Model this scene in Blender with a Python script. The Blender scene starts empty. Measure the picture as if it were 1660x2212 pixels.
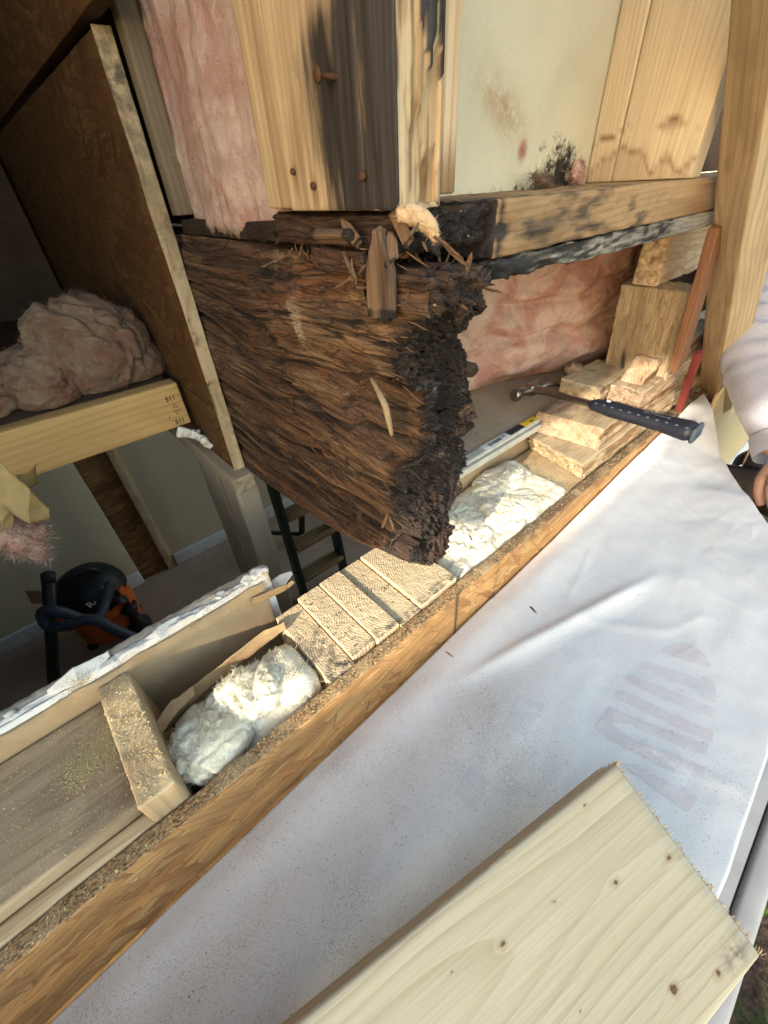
import bpy, math, random
import numpy as np
from mathutils import Matrix, Vector

random.seed(7)
rng = np.random.default_rng(11)
SC = bpy.context.scene
COL = SC.collection

# ---------------------------------------------------------------- camera
CAM = np.array([0.0, -0.2355, 0.47])
RIGHT = np.array([0.7459652393, -0.6641615353, -0.0492475054])
UP = np.array([0.4430799395, 0.4397251844, 0.7812310346])
FWD = np.array([0.4972084349, 0.6045917774, -0.6222963553])
cam = bpy.data.cameras.new('camera')
cam.sensor_fit = 'HORIZONTAL'
cam.sensor_width = 36.0
cam.lens = 890.73 / 1660.0 * 36.0
cam.clip_start = 0.01
cam.clip_end = 200.0
cam_o = bpy.data.objects.new('camera', cam)
COL.objects.link(cam_o)
cam_o.matrix_world = Matrix([[RIGHT[0], UP[0], -FWD[0], CAM[0]],
                             [RIGHT[1], UP[1], -FWD[1], CAM[1]],
                             [RIGHT[2], UP[2], -FWD[2], CAM[2]], [0, 0, 0, 1]])
SC.camera = cam_o

# ---------------------------------------------------------------- sky, sun, exposure
SUN_TRAVEL = Vector((0.886, 0.288, -0.361)).normalized()
world = bpy.data.worlds.new('World')
SC.world = world
world.use_nodes = True
wn = world.node_tree.nodes
sky = wn.new('ShaderNodeTexSky')
sky.sky_type = 'NISHITA'
sky.sun_disc = False
sky.sun_elevation = math.asin(-SUN_TRAVEL.z)
sky.sun_rotation = math.atan2(-SUN_TRAVEL.x, -SUN_TRAVEL.y)
sky.air_density = 1.0
sky.dust_density = 0.6
sky.ozone_density = 0.5
wn['Background'].inputs[1].default_value = 0.15
wb = wn.new('ShaderNodeMix'); wb.data_type = 'RGBA'; wb.blend_type = 'MULTIPLY'; wb.inputs[0].default_value = 1.0
wb.inputs[7].default_value = (1.0, .89, .725, 1)
world.node_tree.links.new(sky.outputs[0], wb.inputs[6])
world.node_tree.links.new(wb.outputs[2], wn['Background'].inputs[0])
sun = bpy.data.lights.new('sun', 'SUN')
sun.energy = 2.0
sun.angle = math.radians(0.5)
sun.color = (.80, .715, .58)
sun_o = bpy.data.objects.new('sun', sun)
COL.objects.link(sun_o)
sun_o.rotation_euler = (-SUN_TRAVEL).to_track_quat('Z', 'Y').to_euler()
sun_o.location = (-3, -2, 3)
vs = SC.view_settings
vs.view_transform = 'Standard'
vs.look = 'None'
vs.gamma = 1.0
vs.use_curve_mapping = False
vs.exposure = 2.42

# ---------------------------------------------------------------- points on real planes of the wall
def ray(u, v):
    return RIGHT * ((u - 830) / 890.73) - UP * ((v - 1106) / 890.73) + FWD
def PX(u, v, x):
    d = ray(u, v); return CAM + d * ((x - CAM[0]) / d[0])
def PY(u, v, y):
    d = ray(u, v); return CAM + d * ((y - CAM[1]) / d[1])
def PZ(u, v, z):
    d = ray(u, v); return CAM + d * ((z - CAM[2]) / d[2])

# ---------------------------------------------------------------- numpy noise
def _h(ix, iy, iz, seed):
    n = (ix.astype(np.uint32) * np.uint32(374761393) + iy.astype(np.uint32) * np.uint32(668265263)
         + iz.astype(np.uint32) * np.uint32(2147483647) + np.uint32(seed * 1013904223 & 0xffffffff))
    n = (n ^ (n >> np.uint32(13))) * np.uint32(1274126177)
    n = (n ^ (n >> np.uint32(16))) * np.uint32(2246822519)
    return ((n ^ (n >> np.uint32(13))) & np.uint32(0xffffff)).astype(np.float64) / 16777215.0
def vn(p, seed=0):
    """smooth value noise in -1..1, p is (..., 3)"""
    i = np.floor(p).astype(np.int64); f = p - i
    f = f * f * f * (f * (f * 6 - 15) + 10)
    i = i & 0xffffffff
    r = 0
    for dx in (0, 1):
        wx = f[..., 0] if dx else 1 - f[..., 0]
        for dy in (0, 1):
            wy = f[..., 1] if dy else 1 - f[..., 1]
            for dz in (0, 1):
                wz = f[..., 2] if dz else 1 - f[..., 2]
                r = r + wx * wy * wz * _h((i[..., 0] + dx) & 0xffffffff, (i[..., 1] + dy) & 0xffffffff, (i[..., 2] + dz) & 0xffffffff, seed)
    return r * 2 - 1
def fbm(p, oc=4, seed=0, gain=0.5):
    a, s, t = 1.0, 0, 0
    for k in range(oc):
        s = s + a * vn(p, seed + k * 17); t += a
        a *= gain; p = p * 2.03 + 13.7
    return s / t
def worley(p, seed=0):
    """F1, F2, cell id in 0..1"""
    i = np.floor(p).astype(np.int64); f = p - i
    d1 = np.full(p.shape[:-1], 9.0); d2 = d1.copy(); cid = np.zeros(p.shape[:-1])
    for dx in (-1, 0, 1):
        for dy in (-1, 0, 1):
            for dz in (-1, 0, 1):
                c = [(i[..., 0] + dx) & 0xffffffff, (i[..., 1] + dy) & 0xffffffff, (i[..., 2] + dz) & 0xffffffff]
                q = np.stack([dx + _h(*c, seed), dy + _h(*c, seed + 5), dz + _h(*c, seed + 9)], -1)
                d = np.sqrt(((q - f) ** 2).sum(-1)); idv = _h(*c, seed + 21)
                n1 = d < d1
                d2 = np.where(n1, d1, np.minimum(d2, d)); cid = np.where(n1, idv, cid); d1 = np.where(n1, d, d1)
    return d1, d2, cid
def P3(x, y, z):
    return np.stack(np.broadcast_arrays(x, y, z), -1).astype(np.float64)
def sst(a, b, x):
    t = np.clip((x - a) / (b - a), 0, 1); return t * t * (3 - 2 * t)
def poly_in(py, pz, pts):
    """even-odd test of points in a polygon"""
    ins = np.zeros(np.shape(py), bool); n = len(pts)
    for i in range(n):
        (x1, y1), (x2, y2) = pts[i], pts[(i + 1) % n]
        if y1 == y2: continue
        c = ((y1 > pz) != (y2 > pz)) & (py < (x2 - x1) * (pz - y1) / (y2 - y1) + x1)
        ins ^= c
    return ins

# ---------------------------------------------------------------- objects
def root(name, loc, label, cat, group=None):
    o = bpy.data.objects.new(name, None); COL.objects.link(o)
    o.location = loc; o.empty_display_size = 0.02
    o['label'] = label; o['category'] = cat
    if group: o['group'] = group
    return o
def tag(o, label, cat, group=None):
    o['label'] = label; o['category'] = cat
    if group: o['group'] = group
    return o
def link(name, me, mat, parent=None, M=None, kind=None, label=None):
    o = bpy.data.objects.new(name, me); COL.objects.link(o)
    M = M if M is not None else Matrix.Identity(4)
    if mat is not None and not me.materials: me.materials.append(mat)
    if parent is not None:
        o.parent = parent
        inv = (MW[parent.name] if parent.name in MW else Matrix.Translation(parent.location)).inverted()
        o.matrix_local = inv @ M
    else:
        o.matrix_world = M
    MW[o.name] = M.copy()
    if kind: o['kind'] = kind
    if label: o['label'] = label
    LAST[0] = o
    return o
LAST = [None]
NL = [None]
MW = {}
def mesh_np(name, V, F, smooth=True, attrs=None, M=None):
    """F: (n,4) or (n,3) int array or a list of both"""
    me = bpy.data.meshes.new(name)
    Fs = F if isinstance(F, list) else [F]
    V = np.asarray(V, float)
    if M is not None:
        Mi = np.array(M.inverted()); V = V @ Mi[:3, :3].T + Mi[:3, 3]
    me.vertices.add(len(V)); me.vertices.foreach_set('co', V.astype(np.float32).ravel())
    loops = np.concatenate([f.ravel() for f in Fs]); tot = np.concatenate([np.full(len(f), f.shape[1]) for f in Fs])
    me.loops.add(len(loops)); me.loops.foreach_set('vertex_index', loops.astype(np.int32))
    me.polygons.add(len(tot))
    me.polygons.foreach_set('loop_start', np.concatenate([[0], np.cumsum(tot)[:-1]]).astype(np.int32))
    me.polygons.foreach_set('loop_total', tot.astype(np.int32))
    me.polygons.foreach_set('use_smooth', np.full(len(tot), smooth))
    for k, a in (attrs or {}).items():
        at = me.attributes.new(k, 'FLOAT', 'POINT'); at.data.foreach_set('value', np.asarray(a, np.float32))
    me.update(calc_edges=True); me.validate()
    return me
AXM = {'x': Matrix(((1, 0, 0), (0, 1, 0), (0, 0, 1))),
       'y': Matrix(((0, -1, 0), (1, 0, 0), (0, 0, 1))),
       'z': Matrix(((0, 1, 0), (0, 0, 1), (1, 0, 0)))}
def seg(h, step, r):
    n = max(1, int(round(2 * (h - r) / step)))
    return np.concatenate([[-h], np.linspace(-h + r, h - r, n + 1), [h]])
def rbox(h, steps, r, M, disp=None, attr=None, name='m', rad_end=None, warp=None):
    """rounded box of half sizes h in frame M; disp(world points, local points, normals) moves along the normal"""
    X = [seg(h[i], steps[i], r) for i in range(3)]
    n = [len(a) for a in X]
    idx = -np.ones(n, np.int64); m = np.zeros(n, bool)
    m[0] = m[-1] = True; m[:, 0] = m[:, -1] = True; m[:, :, 0] = m[:, :, -1] = True
    ii = np.argwhere(m); idx[m] = np.arange(len(ii))
    p = np.stack([X[0][ii[:, 0]], X[1][ii[:, 1]], X[2][ii[:, 2]]], -1)
    hh = np.array(h); q = np.clip(p, -(hh - r), hh - r)
    v = p - q; nn = v / np.linalg.norm(v, axis=1)[:, None]
    L = q + nn * r
    if warp is not None: L = warp(L)
    A = np.array(M)
    W = L @ A[:3, :3].T + A[:3, 3]
    NL[0] = nn; wn_ = nn @ A[:3, :3].T
    if disp is not None:
        L = L + nn * disp(W, L, wn_)[:, None]
        W = L @ A[:3, :3].T + A[:3, 3]
    F = []
    def quads(g, flip):
        a, b, c, d = g[:-1, :-1].ravel(), g[1:, :-1].ravel(), g[1:, 1:].ravel(), g[:-1, 1:].ravel()
        F.append(np.stack([a, d, c, b] if flip else [a, b, c, d], -1))
    quads(idx[0], True); quads(idx[-1], False)
    quads(idx[:, 0], False); quads(idx[:, -1], True)
    quads(idx[:, :, 0], True); quads(idx[:, :, -1], False)
    at = {}
    if attr:
        for k, fn in attr.items(): at[k] = fn(W, L, wn_)
    return mesh_np(name, L, np.concatenate(F), True, at)
def frame(x0, x1, y0, y1, z0, z1, ax):
    c = Vector(((x0 + x1) / 2, (y0 + y1) / 2, (z0 + z1) / 2))
    M = Matrix.Translation(c) @ AXM[ax].to_4x4()
    d = {'x': x1 - x0, 'y': y1 - y0, 'z': z1 - z0}
    h = {'x': (d['x'], d['y'], d['z']), 'y': (d['y'], d['x'], d['z']), 'z': (d['z'], d['x'], d['y'])}[ax]
    return M, [a / 2 for a in h]
_bs = [0]
def board(name, x0, x1, y0, y1, z0, z1, ax, mat, parent=None, r=.002, amp=.0005, steps=(.03, .012, .012), disp=None, attr=None, kind=None, label=None, rot=None, endamp=0.0, warp=None):
    M, h = frame(x0, x1, y0, y1, z0, z1, ax)
    if rot is not None: M = M @ rot
    _bs[0] += 1; sd = _bs[0]
    r = min(r, min(h) * .45)
    def dd(W, L, nn):
        d = amp * fbm(L * np.array([12, 60, 60]) + sd * 7.3, 3, sd)
        if endamp: d = d + endamp * np.abs(NL[0][:, 0]) * fbm(L * np.array([200, 160, 160]), 3, sd)
        if disp is not None: d = d + disp(W, L, nn)
        return d
    me = rbox(h, steps, r, M, dd, attr, name, warp=warp)
    return link(name, me, mat, parent, M, kind, label)
def beam_between(A, B, wdir, w, t):
    """frame of a bar from A to B; wdir is roughly the direction of its width"""
    A, B, wdir = Vector(A), Vector(B), Vector(wdir)
    x = (B - A).normalized(); z = x.cross(wdir).normalized(); y = z.cross(x)
    M = Matrix(((x[0], y[0], z[0], (A[0] + B[0]) / 2), (x[1], y[1], z[1], (A[1] + B[1]) / 2), (x[2], y[2], z[2], (A[2] + B[2]) / 2), (0, 0, 0, 1)))
    return M, [(B - A).length / 2, w / 2, t / 2]
def bar(name, A, B, wdir, w, t, mat, parent=None, r=.002, amp=.0004, steps=(.03, .012, .012), attr=None, label=None, disp=None, kind=None):
    M, h = beam_between(A, B, wdir, w, t)
    _bs[0] += 1; sd = _bs[0]
    r = min(r, min(h) * .45)
    def dd(W, L, nn):
        d = amp * fbm(L * np.array([12, 60, 60]) + sd * 7.3, 3, sd)
        return d + disp(W, L, nn) if disp is not None else d
    me = rbox(h, steps, r, M, dd, attr, name)
    return link(name, me, mat, parent, M, kind, label)
def tube(name, pts, rad, mat, parent=None, n=12, label=None, caps=True, M=None, kind=None, sub=6):
    """swept round bar through points (Catmull-Rom); rad number or list"""
    P = [Vector(p) for p in pts]; R = [rad] * len(P) if isinstance(rad, (int, float)) else list(rad)
    if len(P) > 2 and sub > 1:
        Q, RR = [], []
        for i in range(len(P) - 1):
            p0, p1, p2, p3 = P[max(i - 1, 0)], P[i], P[i + 1], P[min(i + 2, len(P) - 1)]
            for k in range(sub):
                t = k / sub
                Q.append(.5 * ((2 * p1) + (p2 - p0) * t + (2 * p0 - 5 * p1 + 4 * p2 - p3) * t * t + (3 * p1 - p0 - 3 * p2 + p3) * t ** 3)); RR.append(R[i] * (1 - t) + R[i + 1] * t)
        Q.append(P[-1]); RR.append(R[-1]); P, R = Q, RR
    V, F = [], []
    up = Vector((0.13, 0.31, 0.94))
    for i, p in enumerate(P):
        t = (P[min(i + 1, len(P) - 1)] - P[max(i - 1, 0)]).normalized()
        a = t.cross(up).normalized(); b = t.cross(a); up = -b if abs(t.dot(up)) > .999 else up
        for k in range(n):
            w = 2 * math.pi * k / n; V.append(p + (a * math.cos(w) + b * math.sin(w)) * R[i])
    for i in range(len(P) - 1):
        for k in range(n):
            F.append((i * n + k, i * n + (k + 1) % n, (i + 1) * n + (k + 1) % n, (i + 1) * n + k))
    F = [np.array(F)]
    if caps:
        V.append(P[0]); V.append(P[-1]); c0, c1 = len(V) - 2, len(V) - 1; e = (len(P) - 1) * n
        F.append(np.array([(c0, (k + 1) % n, k) for k in range(n)] + [(c1, e + k, e + (k + 1) % n) for k in range(n)]))
    me = mesh_np(name, [tuple(v) for v in V], F)
    return link(name, me, mat, parent, M, kind, label)
def lathe(name, prof, mat, parent=None, M=None, n=40, label=None):
    V, F = [], []
    for r_, z_ in prof:
        for k in range(n):
            a = 2 * math.pi * k / n; V.append((r_ * math.cos(a), r_ * math.sin(a), z_))
    for i in range(len(prof) - 1):
        for k in range(n): F.append((i * n + k, i * n + (k + 1) % n, (i + 1) * n + (k + 1) % n, (i + 1) * n + k))
    return link(name, mesh_np(name, V, np.array(F)), mat, parent, M, None, label)
def prism(name, pts, axis, a0, a1, mat, parent=None, label=None, kind=None):
    """polygon of (Y,z) or other pair extruded along one world axis"""
    V = []
    for a in (a0, a1):
        for p in pts: V.append({'x': (a, p[0], p[1]), 'y': (p[0], a, p[1]), 'z': (p[0], p[1], a)}[axis])
    n = len(pts)
    me = bpy.data.meshes.new(name)
    me.from_pydata(V, [], [tuple(range(n))[::-1], tuple(range(n, 2 * n))] + [(i, (i + 1) % n, n + (i + 1) % n, n + i) for i in range(n)])
    me.update()
    return link(name, me, mat, parent, None, kind, label)
def sticks(name, items, mat, parent=None, kind='stuff', label=None):
    """many little tapered splinters joined: items of (A, B, width, thick, roll)"""
    V, F = [], []
    for A, B, w, t, roll in items:
        A, B = Vector(A), Vector(B); d = (B - A)
        x = d.normalized(); u = x.cross(Vector((.3, .2, .9))).normalized(); v = x.cross(u)
        u, v = u * math.cos(roll) + v * math.sin(roll), v * math.cos(roll) - u * math.sin(roll)
        o = len(V)
        for s, k in ((0, .55), (.35, 1), (.75, .8), (1, .25)):
            c = A + d * s + v * (random.uniform(-.5, .5) * t)
            for a, b in ((-1, -1), (1, -1), (1, 1), (-1, 1)):
                V.append(c + u * (a * w * k / 2 * random.uniform(.7, 1.2)) + v * (b * t * k / 2))
        for i in range(3):
            for k in range(4):
                F.append((o + i * 4 + k, o + i * 4 + (k + 1) % 4, o + i * 4 + 4 + (k + 1) % 4, o + i * 4 + 4 + k))
        F.append((o + 3, o + 2, o + 1, o)); F.append((o + 12, o + 13, o + 14, o + 15))
    me = mesh_np(name, [tuple(v) for v in V], np.array(F), False)
    return link(name, me, mat, parent, None, kind, label)
def fibres(name, V, N, n, length, width, mat, parent=None, flat=.35, sd=1, bias=None):
    """fine curved glass fibres lying over a surface, one joined mesh"""
    g = np.random.default_rng(sd); k = g.integers(0, len(V), n)
    p = V[k].copy(); nn = N[k]
    d = g.normal(size=(n, 3));
    if bias is not None: d = d * .6 + np.array(bias) * g.choice([-1, 1], n)[:, None]
    d -= nn * (d * nn).sum(1)[:, None]; d /= np.linalg.norm(d, axis=1)[:, None] + 1e-9
    d = d + nn * flat * g.uniform(.1, 1, n)[:, None]
    s = np.cross(d, nn); s /= np.linalg.norm(s, axis=1)[:, None] + 1e-9
    L = length * g.uniform(.4, 1.3, n)[:, None]; c = g.normal(size=(n, 3)) * .6
    P = [p]; dd = d
    for j in range(4):
        P.append(P[-1] + dd * L / 4); dd = dd + c * .5; dd = dd / np.linalg.norm(dd, axis=1)[:, None]
    w = width * g.uniform(.5, 1.3, n)[:, None]
    VV = np.zeros((n, 10, 3))
    for j in range(5):
        k_ = (1, 1, .9, .7, .25)[j]
        VV[:, 2 * j] = P[j] - s * w * k_; VV[:, 2 * j + 1] = P[j] + s * w * k_
    b = np.arange(n)[:, None, None] * 10
    q = np.array([[0, 1, 3, 2], [2, 3, 5, 4], [4, 5, 7, 6], [6, 7, 9, 8]])[None]
    F = (b + q).reshape(-1, 4)
    me = mesh_np(name, VV.reshape(-1, 3), F)
    return link(name, me, mat, parent, None, 'stuff')
def vnorm(me, M):
    n = len(me.vertices); a = np.zeros(n * 3, np.float32); b = np.zeros(n * 3, np.float32)
    me.vertices.foreach_get('co', a); me.vertices.foreach_get('normal', b)
    A = np.array(M); return a.reshape(-1, 3) @ A[:3, :3].T + A[:3, 3], b.reshape(-1, 3) @ A[:3, :3].T
def text(name, s, size, M, mat, parent=None, ext=0.0002, bold=0.0):
    cu = bpy.data.curves.new(name, 'FONT'); cu.body = s; cu.size = size; cu.extrude = ext; cu.align_x = 'CENTER'; cu.align_y = 'CENTER'; cu.offset = bold
    o = bpy.data.objects.new(name, cu); COL.objects.link(o)
    dg = bpy.context.evaluated_depsgraph_get(); me = bpy.data.meshes.new_from_object(o.evaluated_get(dg))
    bpy.data.objects.remove(o); bpy.data.curves.remove(cu)
    return link(name, me, mat, parent, M)
def frame_of(o_, x, y):
    x = Vector(x).normalized(); y = Vector(y); z = x.cross(y).normalized(); y = z.cross(x)
    return Matrix(((x[0], y[0], z[0], o_[0]), (x[1], y[1], z[1], o_[1]), (x[2], y[2], z[2], o_[2]), (0, 0, 0, 1)))

# ---------------------------------------------------------------- materials
class G:
    def __init__(s, name):
        s.m = bpy.data.materials.new(name); s.m.use_nodes = True
        s.t = s.m.node_tree; s.n = s.t.nodes; s.b = s.n['Principled BSDF']
        s.b.inputs['Roughness'].default_value = .8
        s.b.inputs['Specular IOR Level'].default_value = .25
        s.obj = s.n.new('ShaderNodeTexCoord').outputs['Object']
    def put(s, sock, v):
        if hasattr(v, 'is_output') or hasattr(v, 'links'): s.t.links.new(v, sock)
        elif isinstance(v, (tuple, list)):
            sock.default_value = tuple(v) + ((1,) if len(v) == 3 and len(sock.default_value) == 4 else ())
        else: sock.default_value = v
    def math(s, op, a, b=0.0, c=0.0, clamp=False):
        q = s.n.new('ShaderNodeMath'); q.operation = op; q.use_clamp = clamp
        for i, v in enumerate((a, b, c)): s.put(q.inputs[i], v)
        return q.outputs[0]
    def add(s, a, b): return s.math('ADD', a, b)
    def mul(s, a, b): return s.math('MULTIPLY', a, b)
    def vec(s, op, a, b=(0, 0, 0)):
        q = s.n.new('ShaderNodeVectorMath'); q.operation = op; s.put(q.inputs[0], a); s.put(q.inputs[1], b); return q.outputs[0]
    def vs(s, a, k): return s.vec('MULTIPLY', a, k if isinstance(k, tuple) else (k, k, k))
    def va(s, a, b): return s.vec('ADD', a, b)
    def sep(s, v):
        q = s.n.new('ShaderNodeSeparateXYZ'); s.put(q.inputs[0], v); return q.outputs
    def comb(s, x, y, z):
        q = s.n.new('ShaderNodeCombineXYZ')
        for i, v in enumerate((x, y, z)): s.put(q.inputs[i], v)
        return q.outputs[0]
    def rot(s, v, ang):
        q = s.n.new('ShaderNodeVectorRotate'); q.rotation_type = 'Y_AXIS'; s.put(q.inputs['Vector'], v); q.inputs['Angle'].default_value = ang; return q.outputs[0]
    def noise(s, v, sc=1.0, det=3.0, ro=.5, dist=0.0, col=False):
        q = s.n.new('ShaderNodeTexNoise'); s.put(q.inputs['Vector'], v); q.inputs['Scale'].default_value = sc
        q.inputs['Detail'].default_value = det; q.inputs['Roughness'].default_value = ro; q.inputs['Distortion'].default_value = dist
        return q.outputs['Color' if col else 'Fac']
    def voro(s, v, sc=1.0, feat='F1', out='Distance', rnd=1.0):
        q = s.n.new('ShaderNodeTexVoronoi'); q.feature = feat; s.put(q.inputs['Vector'], v); q.inputs['Scale'].default_value = sc; q.inputs['Randomness'].default_value = rnd
        return q.outputs[out]
    def mr(s, v, a, b, c=0.0, d=1.0, smooth=True):
        q = s.n.new('ShaderNodeMapRange'); q.interpolation_type = 'SMOOTHSTEP' if smooth else 'LINEAR'
        for i, x in enumerate((v, a, b, c, d)): s.put(q.inputs[i], x)
        return q.outputs[0]
    def mix(s, f, a, b, mode='MIX'):
        q = s.n.new('ShaderNodeMix'); q.data_type = 'RGBA'; q.blend_type = mode; q.clamp_factor = True
        s.put(q.inputs[0], f); s.put(q.inputs[6], a); s.put(q.inputs[7], b); return q.outputs[2]
    def attr(s, name):
        q = s.n.new('ShaderNodeAttribute'); q.attribute_name = name; return q.outputs['Fac']
    def rand(s): return s.n.new('ShaderNodeObjectInfo').outputs['Random']
    def nrm(s): return s.n.new('ShaderNodeNewGeometry').outputs['Normal']
    def bump(s, h, st=.3, dist=.001, n=None):
        q = s.n.new('ShaderNodeBump'); q.inputs['Strength'].default_value = st; q.inputs['Distance'].default_value = dist
        s.put(q.inputs['Height'], h)
        if n is not None: s.put(q.inputs['Normal'], n)
        return q.outputs[0]
    def done(s, col, rough=None, normal=None, **kw):
        s.put(s.b.inputs['Base Color'], col)
        if rough is not None: s.put(s.b.inputs['Roughness'], rough)
        if normal is not None: s.put(s.b.inputs['Normal'], normal)
        for k, v in kw.items(): s.put(s.b.inputs[k.replace('_', ' ')], v)
        return s.m

def wood(name, light, late, ring=.007, contrast=.55, pith=(.015, -.05), blot=.0, blotcol=(.2, .12, .06), dust=0.0, dustcol=(.54, .43, .27), knots=(), fib=.18, rough=.78, bump=.35, saw=0.0, black=(.010, .0095, .011), mouldcol=(.05, .05, .045), wob=1.0, shift=True):
    g = G(name)
    v = g.obj
    if shift: v = g.va(v, g.comb(g.mul(g.rand(), 3.0), 0.0, 0.0))
    x, y, z = g.sep(v)
    w1 = g.noise(g.vs(v, (2.2, 6, 6)), 1, 2)
    w2 = g.noise(g.vs(v, (5, 30, 30)), 1, 2)
    rr = g.mul(g.math('SUBTRACT', g.rand(), .5), .09) if shift else 0.0
    yy = g.add(g.add(y, rr), g.mul(g.math('SUBTRACT', w1, .5), .035 * wob)); yy = g.math('SUBTRACT', yy, pith[0])
    zz = g.math('SUBTRACT', g.add(z, g.mul(g.math('SUBTRACT', g.noise(g.vs(v, (1.7, 3, 3)), 1, 1), .5), .06 * wob)), pith[1])
    r = g.math('SQRT', g.add(g.mul(yy, yy), g.mul(zz, zz)))
    r = g.add(r, g.mul(w2, .0035))
    for (kx, ky, kz, kr) in knots:
        d = g.vec('MULTIPLY', g.vec('SUBTRACT', g.obj, (kx, ky, kz)), (.45, 1, 1))
        q = g.n.new('ShaderNodeVectorMath'); q.operation = 'LENGTH'; g.put(q.inputs[0], d); dl = q.outputs['Value']
        r = g.add(r, g.mul(g.mr(dl, 0, kr * 4, 1, 0), kr * .9))
    f = g.math('FRACT', g.mul(r, 1.0 / ring))
    lw = g.mul(g.mr(f, .45, .92), g.mr(f, .94, 1.0, 1, 0))
    big = g.noise(g.vs(v, (1.5, 14, 14)), 1, 3)
    fb = g.noise(g.vs(v, (9, 380, 380)), 1, 3, .6)
    fb2 = g.noise(g.vs(v, (4, 90, 90)), 1, 3, .6)
    col = g.mix(g.mul(lw, g.mr(big, .2, .8, contrast * .5, contrast)), light, late)
    col = g.mix(g.mul(g.mr(fb2, .3, .7), fib), col, late)
    col = g.mix(g.mul(g.mr(fb, .45, .75), fib), col, tuple(c * .55 for c in late))
    col = g.mix(g.mul(g.mr(fb, .5, .25), fib * .6), col, tuple(min(1, c * 1.2) for c in light))
    if blot: col = g.mix(g.mul(g.mr(g.noise(g.vs(v, (4, 12, 12)), 1, 4, .6, .6), .45, .72), blot), col, blotcol)
    for (kx, ky, kz, kr) in knots:
        d = g.vec('MULTIPLY', g.vec('SUBTRACT', g.va(g.obj, g.vs(g.vec('SUBTRACT', g.noise(g.obj, 160, 2, .5, 0, True), (.5, .5, .5)), .006)), (kx, ky, kz)), (.6, 1, 1))
        q = g.n.new('ShaderNodeVectorMath'); q.operation = 'LENGTH'; g.put(q.inputs[0], d); dl = q.outputs['Value']
        col = g.mix(g.mr(dl, kr * .9, kr * 2.2, .35, 0), col, (.30, .19, .09))
        col = g.mix(g.mr(dl, kr * .45, kr, .9, 0), col, (.10, .045, .02))
        col = g.mix(g.mr(dl, kr * .15, kr * .4, .6, 0), col, (.2, .09, .04))
    # marks carried by the mesh: black = wet rot, mould = grey-green bloom and some painted shade, brown = water line, fresh = split wood
    fr = g.attr('fresh'); col = g.mix(g.mul(fr, .9), col, g.mix(g.mr(fb2, .3, .7), tuple(min(1, c * 1.12) for c in light), late))
    br = g.attr('brown'); col = g.mix(g.mul(br, g.mr(fb2, .2, .7, .75, 1)), col, (.15, .075, .03))
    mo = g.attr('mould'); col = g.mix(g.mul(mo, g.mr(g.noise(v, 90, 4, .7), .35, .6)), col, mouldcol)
    bk = g.attr('black'); bkf = g.mr(g.add(g.mul(bk, 1.30), g.add(g.mul(g.math('SUBTRACT', fb2, .5), .35), g.mul(g.math('SUBTRACT', g.noise(g.vs(v, (7, 85, 85)), 1, 6, .78), .5), 1.7))), .15, 1.05)
    col = g.mix(g.mul(bkf, .96), col, g.mix(g.mr(fb2, .45, .75), black, tuple(c * 5.0 for c in black)))
    if dust:
        up = g.mr(g.sep(g.nrm())[2], .3, .8)
        dn = g.mr(g.add(g.noise(g.obj, 900, 2, .7), g.mul(g.math('SUBTRACT', g.noise(g.obj, 22, 4, .6), .5), 1.6)), .62 - dust * .35, .72 - dust * .3)
        col = g.mix(g.mul(dn, up), col, g.mix(g.noise(g.obj, 1500, 1), dustcol, tuple(c * .55 for c in dustcol)))
    h = g.add(g.mul(fb, .5), g.mul(lw, -.25))
    if saw:
        end = g.math('ABSOLUTE', g.sep(g.vec('MULTIPLY', g.obj, (0, 0, 0)))[0])
        sm = g.noise(g.vs(g.obj, (300, 60, 520)), 1, 3, .7); h = g.add(h, g.mul(sm, saw))
    return g.done(col, rough, g.bump(h, bump, .0012))

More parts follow.
